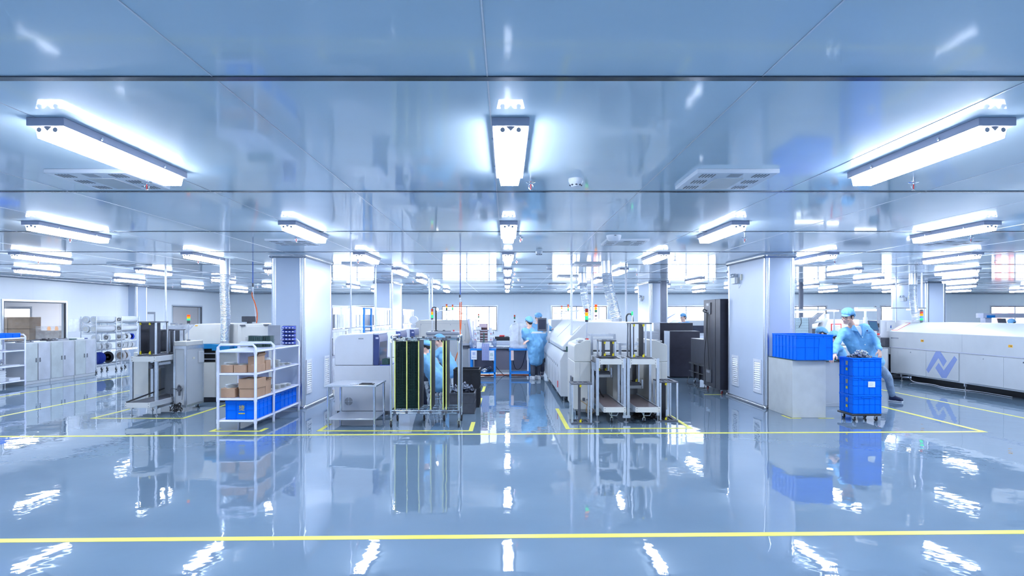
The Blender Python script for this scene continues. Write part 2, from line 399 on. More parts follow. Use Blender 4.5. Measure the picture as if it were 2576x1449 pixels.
# shallow column on the side wall
def pillar(name, x0, x1, y0, y1, trims=(0, 1, 2, 3)):
    p = bpy.data.objects.new(name, None); COL.objects.link(p); p.location = (x0, y0, 0); tag(p, kind='structure')
    MB().box(x0, x1, y0, y1, 0, H).build('cladding', M['pil'], p)
    cs = [(x0, y0), (x1, y0), (x1, y1), (x0, y1)]
    for k in trims:
        cx, cy = cs[k]
        sx = 1 if k in (0, 3) else -1; sy = 1 if k in (0, 1) else -1
        MB().cyl((cx+sx*.045, cy+sy*.045, 0), (cx+sx*.045, cy+sy*.045, H), .056, n=16).build('corner_trim', M['alu'], p)
    def ring(nm, z, r):
        m = MB()
        for a, b in zip(cs, cs[1:]+cs[:1]): m.cyl((*a, z), (*b, z), r, n=10)
        for a in cs: m.ball((*a, z), r*1.15, 8, 6)
        m.build(nm, M['alud'], p)
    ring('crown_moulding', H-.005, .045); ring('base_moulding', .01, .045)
    return p
def vent(p, x, out, y0, y1, z0=.235, z1=.825):
    d = out*.018
    m = MB(); f = .05
    m.ring('yz', min(x, x+d), max(x, x+d), y0, y1, z0, z1, f)
    g = m.build('vent_frame', M['white'], p, bevel=.003)
    MB().box(x, x+out*.003, y0+f, y1-f, z0+f, z1-f).build('vent_shadow_box', M['dgrey'], g)
    m = MB(); k = 13; s = (z1-z0-2*f)/k
    for i in range(k):
        zc = z0+f+s*(i+.5)
        m.prism([(x+out*.002, zc+s*.38), (x+out*.004, zc+s*.5), (x+out*.020, zc-s*.3), (x+out*.018, zc-s*.42)], 'y', y0+f, y1-f)
    m.build('louvres', M['white'], g)
PL = pillar('pillar_left', -4.03, -3.47, 10.62, 12.25)
PR = pillar('pillar_right', 4.425, 4.93, 10.62, 12.40)
pillar('pillar_far_left', -4.09, -3.53, 19.1, 20.8)
pillar('pillar_far_right', 4.40, 4.96, 19.1, 20.8)
pillar('pillar_outer_right', 12.86, 13.45, 19.0, 20.75)
pillar('pillar_wall_left', XL-.02, -12.72, 21.3, 21.95, (1, 2))
vent(PL, -3.47, 1, 10.70, 11.0); vent(PL, -3.47, 1, 11.76, 12.08)
vent(PR, 4.425, -1, 10.76, 11.10); vent(PR, 4.425, -1, 11.82, 12.16)

# pale buildings beyond the back windows
def building(x0, x1, cols, label):
    b = thing('outside_building', label, 'building', (x0, 46, -6))
    B('wall', mat('pale render', (.75, .72, .74), .8), b, x0, x1, 46, 50, -6, 1.9, bevel=0)
    for c in cols: B('pilaster', mat('faded red paint', (.62, .20, .17), .7), b, c, c+.32, 45.8, 46, -6, 2.6, bevel=0)
building(6.0, 8.2, (6.3, 7.1), 'pale building with faded red pilasters seen through the window behind the foil ducts')
building(35.3, 39.5, (36.2, 37.2), 'pale building with faded red pilasters seen through the last back window')

# ------------------------------------------------------------------ floor tape
def tape(segs, label, wd=.06, z=.0016):
    m = MB()
    for (ax, ay, bx, by) in segs:
        a = Vector((ax, ay)); b = Vector((bx, by)); d = (b-a).normalized()*wd/2; q = Vector((-d.y, d.x))
        m.prism([tuple(a-d+q), tuple(a-d-q), tuple(b+d-q), tuple(b+d+q)], 'z', .0002, z); z += .0002
    o = m.build('floor_tape', M['tape'], None, smooth=False); o.location.z = 0
    return tag(o, label, 'floor marking', 'yellow tape lines on the floor')
tape([(-6.5, 4.33, 9, 4.70)], 'long yellow tape line nearest the camera across the whole floor', .075)
tape([(-9, 8.12, 6.55, 8.52), (6.55, 8.52, 6.57, 10.85)], 'yellow tape line in front of the machines turning back beside the crate trolley', .07)
tape([(-4.07, 8.75, -4.07, 8.55), (-4.07, 8.55, -3.40, 8.55), (-3.40, 8.55, -3.40, 8.75)], 'yellow tape corner marks under the tube rack with cartons', .06)
tape([(-2.60, 9.1, -2.60, 8.58), (-2.60, 8.58, -.50, 8.58), (-.50, 8.58, -.50, 9.25)], 'yellow tape outline in front of the white inspection machine and board trolley', .06)
tape([(-.5, 11.25, -.5, 11.95)], 'short yellow tape dash beside the black crates', .06)
tape([(-.75, 13.0, -.5, 13.0), (-.5, 13.0, -.5, 13.9)], 'small yellow tape corner on the aisle floor before the blue benches', .06)
tape([(.86, 10.6, .86, 8.74), (.86, 8.74, 2.6, 8.78), (2.6, 8.78, 2.6, 9.9)], 'yellow tape outline around the twin magazine loader', .06)
tape([(-6.43, 10.6, -6.43, 9.62), (-6.43, 9.62, -5.02, 9.62), (-5.02, 9.62, -5.02, 12.5)], 'yellow tape outline around the single magazine loader', .05)
tape([(-8.0, 9.0, -8.0, 13.6)], 'yellow tape line along the walkway side of the steel lockers, nearer the loader', .05)
tape([(-9.92, 11.6, -9.92, 17.0)], 'yellow tape line close before the steel lockers', .05)
tape([(8.05, 8.5, 8.05, 14.0)], 'yellow tape line along the floor before the long grey oven', .05)
tape([(4.40, 9.9, 4.40, 9.63), (4.40, 9.63, 4.55, 9.63)], 'yellow tape corner at the foot of the plywood plinth facing the pillar', .04)
tape([(4.86, 9.63, 5.06, 9.63), ], 'yellow tape scrap at the foot of the plywood plinth by the crates', .04)
tape([(4.0, 12.5, 4.3, 12.5)], 'yellow tape scrap at the foot of the tall black cabinet', .05)

# ------------------------------------------------------------------ ceiling lights
ORD = ['first', 'second', 'third', 'fourth', 'fifth', 'sixth', 'seventh']
ROWNAME = ['nearest the store room windows', 'over the lockers walkway', 'over the single magazine loader',
           'over the white inspection machines', 'over the central aisle', 'over the twin magazine loader', 'just beyond the vented pillar',
           'over the leaning worker', 'over the long grey oven', 'past the long grey oven', 'second past the long oven', 'third past the long oven', 'fourth past the long oven']
def lamp0():
    t = thing('ceiling_light', 'x', 'ceiling light', (0, 0, H), 'twin tube ceiling lights')
    B('tray', M['tray'], t, -.098, .098, 0, 1.25, H-.045, H, bevel=.004)
    pr = [(-.075, H-.045), (-.062, H-.10), (.062, H-.10), (.075, H-.045)]
    MB().prism(pr, 'y', .035, 1.235).build('cover', [M['lamp'], M['lamps']], t, smooth=False)
    for p in [c for c in kids(t) if c.name == 'cover'][0].data.polygons: p.material_index = 0 if p.normal.z < -.9 else 1
    for s in (-.042, .042):
        MB().cyl((s, .016, H-.062), (s, .036, H-.062), .013, n=12).build('tube_socket', M['grey'], t)
        MB().cyl((s, 1.234, H-.062), (s, 1.246, H-.062), .013, n=12).build('tube_socket', M['grey'], t)
    MB().prism([(-.022, H-.046), (.022, H-.046), (0, H-.068)], 'y', .018, .036).build('reflector_end', M['grey'], t)
    for s in (-1, 1):
        for y in (.3, .95): MB().cyl((s*.098, y, H-.03), (s*.106, y, H-.03), .009, n=8).build('clip', M['chrome'], t)
    return t
L0 = lamp0(); LT = tree_of(L0); used = False
for i, x in enumerate(ROWX):
    k = 0
    for j, y in enumerate(ROWY):
        if not seen_lamp(x, y): continue
        lab = 'lit twin tube ceiling light, %s from front in row %s' % (ORD[k], ROWNAME[i]); k += 1
        if not used: L0.location = (x, y, H); L0['label'] = lab; used = True
        else: dup(L0, (x, y, H), lab, tree=LT)

# filter panels, detectors, sprinklers
def fan_panel():
    t = thing('ceiling_vent', 'x', 'ceiling vent', (0, 0, H), 'square ceiling vents')
    B('plate', M['white'], t, -.29, .29, -.29, .29, H-.03, H, bevel=.004)
    B('centre_grille', M['grey'], t, -.045, .045, -.26, -.16, H-.0315, H-.03, bevel=0)
    B('filter_door', M['pale'], t, -.10, .10, -.12, .24, H-.034, H-.03, bevel=.001)
    for sx in (-1, 1):
        for yy in (-.2, 0, .2):
            m = MB()
            for q in range(5): m.box(sx*.19-.05+q*.022, sx*.19-.042+q*.022, yy-.05, yy+.05, H-.0316, H-.03)
            m.build('slots', M['black'], t)
    return t
V0 = fan_panel(); VT = tree_of(V0); used = False
VX = [(-12.2, 'by the store room wall'), (-7.6, 'over the lockers walkway'), (-2.97, 'over the inspection machines'), (1.63, 'over the twin loader line'), (6.2, 'beyond the vented pillar'), (10.8, 'over the long grey oven')]
for x, nm in VX:
    k = 0
    for y in (4.65, 8.62, 12.5, 16.4, 20.3, 24.2):
        if not -.82 < x/(y+.3) < .82: continue
        lab = 'flat white slotted ceiling vent panel, %s from the front %s' % (ORD[k], nm); k += 1
        if not used: V0.location = (x, y, H); V0['label'] = lab; used = True
        else: dup(V0, (x, y, H), lab, tree=VT)
def smoke():
    t = thing('smoke_detector', 'x', 'smoke detector', (0, 0, H), 'smoke detectors on the ceiling')
    MB().lathe([(.055, -.0), (.055, -.02), (.05, -.03), (.034, -.062), (.02, -.066)], (0, 0, H), n=24).build('housing', M['white'], t)
    m = MB()
    for q in range(8):
        a = 2*PI*q/8; m.ball((.041*math.cos(a), .041*math.sin(a), H-.05), (.009, .009, .006), 8, 6)
    m.build('slots', M['dgrey'], t); return t
S0 = smoke(); ST = tree_of(S0)
SPOTS = [(.52, 4.68, 'nearest the camera'), (.52, 10.0, 'second above the aisle'), (.9, 13.2, 'above the grey oven corner'), (.35, 17.6, 'above the blue benches'), (.55, 22.0, 'deep over the aisle'), (-8.0, 9.2, 'over the lockers walkway'), (8.0, 12.0, 'above the leaning worker side')]
for q, (x, y, nm) in enumerate(SPOTS):
    lab = 'small white round smoke detector %s' % nm
    if q == 0: S0.location = (x, y, H); S0['label'] = lab
    else: dup(S0, (x, y, H), lab, tree=ST)
d = thing('smoke_detector', 'wide white bowl shaped detector beside the second ceiling vent', 'smoke detector', (1.38, 8.0, H))
MB().lathe([(.095, 0), (.095, -.012), (.085, -.05), (.06, -.075), (.02, -.08)], (1.38, 8.0, H), n=28).build('bowl', M['white'], d)
B('indicator', M['black'], d, 1.37, 1.395, 7.9, 7.908, H-.014, H-.008, bevel=0)
def sprinkler():
    t = thing('sprinkler', 'x', 'sprinkler', (0, 0, H), 'ceiling sprinklers')
    MB().cyl((0, 0, H), (0, 0, H-.05), .010, n=10).build('pipe', M['chrome'], t)
    MB().lathe([(.036, 0), (.036, -.004), (.012, -.010)], (0, 0, H-.03), n=18).build('escutcheon', M['chrome'], t)
    m = MB()
    for s in (-1, 1): m.tube([(s*.008, 0, H-.048), (s*.017, 0, H-.06), (s*.014, 0, H-.08), (0, 0, H-.09)], .0028, 6)
    m.lathe([(.002, 0), (.016, -.001), (.016, -.003), (.002, -.004)], (0, 0, H-.09), n=14); m.build('yoke', M['chrome'], t)
    MB().cyl((0, 0, H-.05), (0, 0, H-.085), .004, n=8).build('red_bulb', M['red'], t); return t
K0 = sprinkler(); KT = tree_of(K0); used = False
KX = [(-11.4, 'by the store room wall'), (-8.5, 'over the lockers walkway'), (-5.6, 'over the single loader'), (-2.7, 'over the inspection machines'), (.18, 'beside the central lights'), (3.05, 'over the twin loader line'), (5.95, 'beyond the vented pillar'), (8.85, 'over the long oven aisle')]
for x, nm in KX:
    k = 0
    for j in range(6):
        y = 4.65+3.3*j
        if not -.82 < x/y < .82: continue
        lab = 'small steel ceiling sprinkler, %s from the front %s' % (ORD[k], nm); k += 1
        if not used: K0.location = (x, y, H); K0['label'] = lab; used = True
        else: dup(K0, (x, y, H), lab, tree=KT)

# emergency lights on pillars
def emergency(x, y, z, out, label):
    """out: direction (-1) the face looks along X"""
    t = thing('emergency_light', label, 'emergency light', (x, y, z))
    B('box', M['white'], t, x, x+out*.07, y-.10, y+.10, z, z+.13, bevel=.008)
    B('battery', M['pale'], t, x, x+out*.05, y-.17, y-.11, z+.01, z+.12, bevel=.006)
    for s in (-.06, .05):
        hd = MB().lathe([(.012, 0), (.028, .006), (.04, .04), (.042, .045)], (x+out*.05, y+s, z+.16), 'y', 16).build('lamp_head', M['alu'], t)
        MB().lathe([(.038, 0), (.038, .002)], (x+out*.05, y+s, z+.16), 'y', 16).build('lens', M['film'], hd)
    MB().tube([(x+out*.02, y-.14, z+.01), (x+out*.03, y-.15, z-.05), (x+out*.03, y-.2, z-.09), (x+out*.02, y-.25, z-.04), (x+out*.01, y-.27, z+.06)], .004, 6).build('cord', M['white'], t)
    B('socket', M['reelc'], t, x, x+out*.03, y-.31, y-.25, z+.06, z+.17, bevel=.004)
emergency(4.425, 11.95, 2.2, -1, 'twin headed emergency light on the near vented pillar')
emergency(4.40, 20.2, 2.05, -1, 'twin headed emergency light on the far middle pillar')
emergency(12.86, 20.1, 2.05, -1, 'twin headed emergency light on the far pillar behind the long oven')
# ------------------------------------------------------------------ shared builders
def crate(label, x0, x1, y0, y1, z0, z1, m=None, group=None, ribs=(3, 4), emblem=None, name='plastic_crate', cat='crate', rim=.012, taper=.0):
    m = m or M['blue']; t = thing(name, label, cat, ((x0+x1)/2, (y0+y1)/2, z0), group); w_ = .006
    b = MB(); i = rim
    b.box(x0+i, x1-i, y0+i, y1-i, z0, z0+w_).ring('xy', x0+i, x1-i, y0+i, y1-i, z0+w_, z1-.001, w_)
    b.build('body', m, t)
    r = MB(); h = z1-z0
    r.ring('xy', x0, x1, y0, y1, z1-.022, z1, i)
    r.build('rim', m, t, bevel=.003)
    g = MB(); nx, ny = ribs
    for k in range(nx+1):
        x = x0+i+(x1-x0-2*i)*k/nx
        for yy in (y0+i*.3, y1-i): g.box(x-.003, x+.003, yy, yy+i*.7, z0, z1-.02)
    for k in range(ny+1):
        y = y0+i+(y1-y0-2*i)*k/ny
        for xx in (x0+i*.3, x1-i): g.box(xx, xx+i*.7, y-.003, y+.003, z0, z1-.02)
    for zz in (z0+.004, z0+h*.5, z1-.055):
        g.box(x0+i*.3, x1-i*.3, y0+i*.3, y0+i, zz, zz+.005).box(x0+i*.3, x0+i, y0+i*.3, y1-i*.3, zz, zz+.005).box(x1-i, x1-i*.3, y0+i*.3, y1-i*.3, zz, zz+.005)
    g.build('ribs', m, t)
    if emblem: emblem(t)
    return t
def carton(label, x0, x1, y0, y1, z0, z1, group=None, flap=0, m=None):
    t = thing('carton', label, 'cardboard box', ((x0+x1)/2, (y0+y1)/2, z0), group); m = m or M['card']
    if flap:
        b = MB(); q = .004
        b.box(x0, x1, y0, y1, z0, z0+q).ring('xy', x0, x1, y0, y1, z0+q, z1, q)
        b.build('body', m, t)
        f = MB(); f.prism([(x1, z1), (x1+.002, z1+.003), (x1+flap*.5, z1+flap*.6), (x1+flap*.5, z1+flap*.6-.004)], 'y', y0, y1)
        f.build('flap', m, t); f = MB(); f.prism([(y1, z1), (y1+.003, z1), (y1+.03, z1+flap), (y1+.026, z1+flap)], 'x', x0, x1); f.build('flap', m, t)
    else:
        B('body', m, t, x0, x1, y0, y1, z0, z1, bevel=.003)
        B('packing_tape', M['reelc'], t, (x0+x1)/2-.02, (x0+x1)/2+.02, y0+.001, y1, z1, z1+.001, bevel=0)
    return t
RW = .0125
def reel_proto(name, R, wd, axis, mf, mc, label, group):
    t = thing(name, label, 'component reel', (0, 0, 0), group)
    def disc(h):
        m = MB(); prof = [(R*.16, h), (R*.16, h+.0015), (R, h+.0015), (R, h)]
        m.lathe([(R*.16, h-.0001)]+prof, (0, 0, 0), axis, 24); return m
    disc(-wd/2).build('flange', mf, t); disc(wd/2-.0015).build('flange', mf, t)
    MB().lathe([(R*.16, -wd/2), (R*.62, -wd/2), (R*.62, wd/2), (R*.16, wd/2)], (0, 0, 0), axis, 20).build('core', mc, t)
    return t
class Rep:
    """first call moves the prototype, later calls copy it"""
    def __init__(s, proto): s.p = proto; s.t = tree_of(proto); s.used = False
    def __call__(s, loc, label=None, rotz=None, scale=None):
        if not s.used:
            s.used = True; s.p.location = loc
            if label: s.p['label'] = label
            if rotz is not None: s.p.rotation_euler = (0, 0, rotz)
            if scale: s.p.scale = scale
            return s.p
        return dup(s.p, loc, label or s.p['label'], rotz, s.t, scale)
def caster(t, x, y, z, r=.035, m=None, name='caster'):
    c = MB().cyl((x, y, z), (x, y, r+.02), .008, n=8).box(x-.02, x-.014, y-.015, y+.02, r-.005, r*2+.015).box(x+.014, x+.02, y-.015, y+.02, r-.005, r*2+.015).box(x-.02, x+.02, y-.015, y+.02, r*2+.006, r*2+.015).build(name, M['chrome'], t)
    MB().lathe([(r*.3, -.011), (r, -.011), (r, .011), (r*.3, .011)], (x, y+.008, r), 'x', 16).build('wheel', m or M['rubber'], c)
    return c
def foot(t, x, y, z, r=.022):
    MB().cyl((x, y, z), (x, y, .012), .008, n=8).lathe([(r, 0), (r, .008), (.01, .018)], (x, y, 0), n=14).build('levelling_foot', M['zinc'], t)
def beacon(t, x, y, z0, z1, h, cols, base=True, r=.022, pole=None):
    """signal tower: cols from the top down; thing or part parent t"""
    if z1 > z0: MB().cyl((x, y, z0), (x, y, z1), .009, n=10).build('pole', pole or M['alu'], t)
    if base: MB().lathe([(.03, 0), (.03, .012), (.012, .02)], (x, y, z0), n=14).build('pole_base', M['dgrey'], t)
    n_ = len(cols); s = h/(n_+.6)
    MB().cyl((x, y, z1), (x, y, z1+s*.6), r*.95, n=14).build('lamp_socket', M['dgrey'], t)
    for k, c in enumerate(reversed(cols)):
        MB().cyl((x, y, z1+s*(.6+k)), (x, y, z1+s*(1.55+k)), r, n=14).build({'r': 'red_lens', 'a': 'amber_lens', 'g': 'green_lens', 'b': 'blue_lens', 'k': 'black_cap', 'w': 'clear_lens'}[c.lower()], {'r': M['lred'], 'R': M['ron'], 'a': M['lora'], 'A': M['oon'], 'g': M['lgrn'], 'G': M['gon'], 'b': M['lblu'], 'k': M['dgrey'], 'w': M['film']}[c], t)
    return t
def signal(label, x, y, z0, z1, h, cols, r=.022, pole=None):
    t = thing('signal_tower', label, 'signal light', (x, y, z0)); return beacon(t, x, y, z0, z1, h, cols, r=r, pole=pole)
def duct(label, pts, r, rigid_from, n_rings=None):
    """flexible foil duct along pts (top to bottom) with a rigid sleeve at the ceiling"""
    t = thing('foil_duct', label, 'air duct', pts[0])
    MB().cyl(rigid_from, pts[0], r*1.02, n=20).build('rigid_sleeve', M['alu'], t)
    P = []; R = []; pts = curve(pts, 8)
    for a, b in zip(pts, pts[1:]):
        a = Vector(a); b = Vector(b); k = max(2, int((b-a).length/.011))
        for i in range(k): P.append(a+(b-a)*i/k); R.append(r*(1.0 if len(P) % 2 else .93)*random.uniform(.985, 1.015))
    P.append(Vector(pts[-1])); R.append(r)
    MB().tube(P, R, 20).build('flexible_hose', M['foil'], t)
    pts = [tuple(p) for p in pts]
    MB().cyl(pts[-1], (pts[-1][0], pts[-1][1], pts[-1][2]-.06), r*1.0, n=20).build('collar', M['zinc'], t)
    return t
def curve(pts, n=24):
    """smooth path through points (Catmull-Rom)"""
    P = [Vector(p) for p in pts]; P = [P[0]*2-P[1]]+P+[P[-1]*2-P[-2]]; out = []
    for i in range(1, len(P)-2):
        for k in range(n):
            t = k/n; a, b, c, d = P[i-1], P[i], P[i+1], P[i+2]
            out.append(.5*((2*b)+(c-a)*t+(2*a-5*b+4*c-d)*t*t+(3*b-a-3*c+d)*t**3))
    out.append(P[-2]); return out

# ------------------------------------------------------------------ tube racks
def tube_rack(label, x0, x1, frames, zt, shelves, back=None, panel=True):
    t = thing('tube_rack', label, 'shelf rack', ((x0+x1)/2, frames[0], 0)); r = .019
    for y in frames:
        p = [(x0, y, .02), (x0, y, zt-.035), (x0+.035, y, zt), (x1-.035, y, zt), (x1, y, zt-.035), (x1, y, .02)]
        MB().tube(p, r, 12).build('end_frame', M['lilac'], t)
        for x in (x0, x1): MB().cyl((x, y, .02), (x, y, 0), .02, n=12).build('foot', M['zinc'], t)
    for z in shelves:
        m = MB()
        for x in (x0, x1): m.cyl((x, frames[0], z), (x, frames[-1], z), .014, n=10)
        for y in frames: m.cyl((x0, y, z), (x1, y, z), .014, n=10)
        for x in (x0, x1):
            for y in frames: m.cyl((x, y, z-.03), (x, y, z+.03), r*1.25, n=12)
        m.build('shelf_tube', M['lilac'], t)
        B('shelf_board', M['lilacb'], t, x0, x1, frames[0], frames[-1], z+.012, z+.018, bevel=0)
    if panel: B('back_panel', M['lilacb'], t, x0-.006, x0, frames[1]+.03, frames[-1], shelves[-1]+.02, shelves[0], bevel=0)
    return t
tube_rack('four tier lilac tube rack holding cartons, reels and blue crates before the vented pillar', -4.01, -3.49, (8.61, 9.28, 10.40), 1.19, (1.092, .778, .43, .127))
tube_rack('lilac tube rack with papers at the picture edge beside the steel lockers', -11.43, -10.94, (12.3, 13.2, 14.08), 1.16, (1.08, .80, .46, .12), panel=False)
S1, S2, S3, S4 = 1.111, .797, .449, .146
# small boards stacked on top
pb = thing('circuit_board_stack', 'x', 'circuit boards', (0, 0, 0), 'stacks of green circuit boards')
m = MB()
for k in range(14): m.box(-.055+random.uniform(-.004, .004), .055+random.uniform(-.004, .004), -.08, .08, k*.0125, k*.0125+.006)
m.build('boards', M['pcb'], pb)
m = MB()
for k in range(14):
    for q in range(4): m.box(-.05+q*.027, -.034+q*.027, -.07, .06, k*.0125+.006, k*.0125+.011)
m.build('components', M['dgrey'], pb)
rp = Rep(pb)
for x, y, nm in ((-3.93, 9.62, 'first'), (-3.81, 9.55, 'second'), (-3.70, 9.65, 'third')):
    rp((x, y, S1), 'stack of dark green circuit boards on the tube rack top, %s from the outer side' % nm)
# grey panel with blue parts bins
t = thing('parts_bin_panel', 'grey steel panel with rows of small blue parts bins on the tube rack top', 'parts bins', (-3.75, 10.25, S1))
B('panel', M['grey'], t, -3.93, -3.73, 10.20, 10.21, S1, 1.435, bevel=.002)
B('louvred_panel', M['grey'], t, -3.72, -3.50, 10.30, 10.31, S1, 1.43, bevel=.002)
for r_ in range(5):
    for c in range(4):
        x = -3.715+c*.054; z = S1+.012+r_*.062
        m = MB(); m.prism([(10.30, z), (10.235, z), (10.225, z+.028), (10.232, z+.032), (10.27, z+.045), (10.30, z+.05)], 'x', x, x+.047)
        m.build('bin', M['blued'], t)
        B('bin_label', M['paper'], t, x+.008, x+.04, 10.222, 10.2235, z+.012, z+.028, bevel=0)
# reels lying flat / standing
WR = Rep(reel_proto('component_reel', .088, .012, 'z', M['reel'], M['reelc'], 'x', 'flat white reels on the tube rack'))
VR = Rep(reel_proto('component_reel', .088, .0125, 'y', M['reel'], M['reelc'], 'x', 'standing white reels'))
carton('low brown carton at the outer front corner of the second shelf', -3.995, -3.825, 8.66, 8.95, S2, S2+.105)
carton('low brown carton in the middle of the second shelf front', -3.815, -3.645, 8.66, 8.95, S2, S2+.105)
carton('lower brown carton of the pair stacked at the second shelf corner post', -3.635, -3.505, 8.70, 9.0, S2, S2+.105)
carton('open flapped carton stacked on another at the second shelf corner', -3.64, -3.515, 8.72, 9.0, S2+.106, S2+.22, flap=.06)
carton('taller brown carton behind the corner post on the second shelf', -3.70, -3.51, 9.04, 9.22, S2, S2+.14)
for k in range(5): VR((-3.52-.001*k, 8.80+.014*k, S2+.30) if False else (-3.60, 9.235+.014*k, S2+.09), 'white reel standing in the row behind the corner cartons on the second shelf')
for q, (x, y, n_) in enumerate(((-3.92, 8.80, 2), (-3.74, 8.82, 1))):
    for k in range(n_): WR((x, y, S2+.106+.007+.0135*k), 'white reel lying on the %s carton of the second shelf' % ('outer low', 'middle low')[q])
for q, (x, y, n_) in enumerate(((-3.62, 9.45, 7), (-3.62, 9.66, 8), (-3.64, 9.90, 3), (-3.62, 10.15, 2))):
    for k in range(n_): WR((x, y, S2+.007+.0135*k), 'flat white reel in the %s pile of the second shelf' % ('first', 'tallest', 'low', 'farthest')[q])
carton('brown carton with reels on top at the outer end of the third shelf', -3.995, -3.80, 8.66, 8.96, S3, S3+.13)
carton('brown carton behind at the outer end of the third shelf', -3.93, -3.75, 9.0, 9.25, S3, S3+.16)
carton('wide lower carton of the big pair on the third shelf', -3.735, -3.50, 8.66, 8.98, S3, S3+.125)
carton('wide upper carton of the big pair on the third shelf', -3.745, -3.49, 8.65, 8.99, S3+.126, S3+.26)
carton('open brown carton behind the big pair on the third shelf', -3.72, -3.51, 9.02, 9.23, S3, S3+.20, flap=.03)
for k in range(3): WR((-3.90, 8.80, S3+.131+.007+.0135*k), 'white reel lying on the outer carton of the third shelf')
for k in range(4): VR((-3.765, 8.80+.014*k, S3+.09), 'white reel standing between the cartons of the third shelf')
for q, (x, y, n_) in enumerate(((-3.62, 9.46, 2), (-3.62, 9.68, 5), (-3.61, 9.90, 4), (-3.62, 10.14, 3))):
    for k in range(n_): WR((x, y, S3+.007+.0135*k), 'flat white reel in the %s pile of the third shelf' % ('nearest', 'second', 'third', 'farthest')[q])
def emb1(t):
    text('emblem', '捷', .085, M['inky'], t, (-3.70, 8.6535, S4+.155), (PI/2, 0, 0))
    B('stencil_bar', M['inky'], t, -3.745, -3.655, 8.652, 8.6535, S4+.075, S4+.09, bevel=0)
crate('big blue crate with yellow character at the front of the rack bottom shelf', -3.93, -3.50, 8.65, 9.25, S4, S4+.26, emblem=emb1, group='blue crates on the bottom shelf')
crate('small blue crate in the middle of the rack bottom shelf', -3.92, -3.50, 9.33, 9.62, S4, S4+.26, group='blue crates on the bottom shelf')
crate('blue crate with white packets at the far end of the rack bottom shelf', -3.93, -3.515, 9.66, 10.37, S4, S4+.26, group='blue crates on the bottom shelf')
tag(B('flat_tray', M['grey'], None, -3.9, -3.52, 8.70, 9.2, S4+.262, S4+.27), 'flat grey tray lying across the big blue crate', 'tray')
for k in range(4):
    m = MB().box(-3.87+.065*k, -3.79+.065*k, 9.75+.1*(k % 3), 9.85+.1*(k % 3), S4+.20, S4+.27+.01*(k % 2)).build('packet', M['paper'], None, bevel=.01)
    tag(m, 'white paper packet sticking out of the far blue crate', 'packet', 'packets in the far blue crate')

# papers and blue bin on the edge rack
crate('low blue bin on top of the tube rack at the picture edge', -11.39, -10.99, 13.40, 14.02, 1.10, 1.20, ribs=(2, 3))
for k in range(9):
    o = B('paper_bundle', M['paper'], None, -11.38+.01*(k % 3), -11.03+.012*(k % 2), 13.25+.015*(k % 4), 13.65, .14+.028*k, .166+.028*k, bevel=.004)
    tag(o, 'white packaging bundle in the pile at the edge rack bottom', 'bundle', 'white bundles on the edge rack')
o = B('paper_bundle', M['paper'], None, -11.36, -11.0, 13.7, 14.02, .14, .20, bevel=.004); tag(o, 'single flat white bundle beside the pile on the edge rack', 'bundle')
t = thing('foil_bag', 'crumpled silver bag on the third tier of the edge rack', 'bag', (-11.25, 13.6, .48))
def crumple(m, c, r, seed, amt=.25, n=22):
    random.seed(seed); off = Vector((random.uniform(0, 50), random.uniform(0, 50), 0))
    def fn(u, v):
        a = 2*PI*u; th = PI*v; d = Vector((math.sin(th)*math.cos(a), math.sin(th)*math.sin(a), math.cos(th)))
        q = 1+amt*noise.noise(d*2.3+off)*2+amt*noise.noise(d*6+off)
        return (c[0]+d.x*r[0]*q, c[1]+d.y*r[1]*q, max(c[2]-r[2]*.9, c[2]+d.z*r[2]*q))
    return m.grid(fn, n, n)
crumple(MB(), (-11.22, 13.6, .569), (.12, .15, .08), 3).build('film', M['bagl'], t)
o = B('paper_sheet', M['paper'], None, -11.38, -10.99, 13.25, 14.0, .479, .492); tag(o, 'flat white sheets on the third tier of the edge rack', 'paper')

# ------------------------------------------------------------------ steel lockers
for q, (y0, y1, nm) in enumerate(((14.16, 14.955, 'nearest the tube rack, its door ajar'), (14.97, 15.785, 'in the middle of the three'), (15.80, 16.60, 'beside the wire reel racks'))):
    t = thing('steel_locker', 'scuffed grey two door steel locker, ' + nm, 'locker', (-11.2, (y0+y1)/2, 0), 'low steel lockers')
    B('body', M['pale'], t, -11.45, -11.02, y0, y1, 0, .97, bevel=.004)
    ym = (y0+y1)/2
    for s, (a, b) in enumerate(((y0+.015, ym-.004), (ym+.004, y1-.015))):
        if q == 0 and s == 0: b -= .012
        lc = mat('scuffed locker enamel %d%d' % (q, s), ((.46, .50, .50), (.49, .51, .56))[s], .4, 0, .12, 3.5, bump=.03, bscale=30)
        d = B('door', lc, t, -11.02, -11.0, a, b, .075, .945, bevel=.003)
        hy = b-.05 if s == 0 else a+.05
        MB().box(-11.0, -10.992, hy-.014, hy+.014, .50, .60).build('handle_recess', M['dgrey'], d)
        MB().cyl((-10.992, hy, .535), (-10.98, hy, .535), .009, n=10).build('lock', M['chrome'], d)
    if q == 0: B('gap_shadow_strip', M['black'], t, -11.018, -11.003, ym-.018, ym+.004, .08, .94, bevel=0)
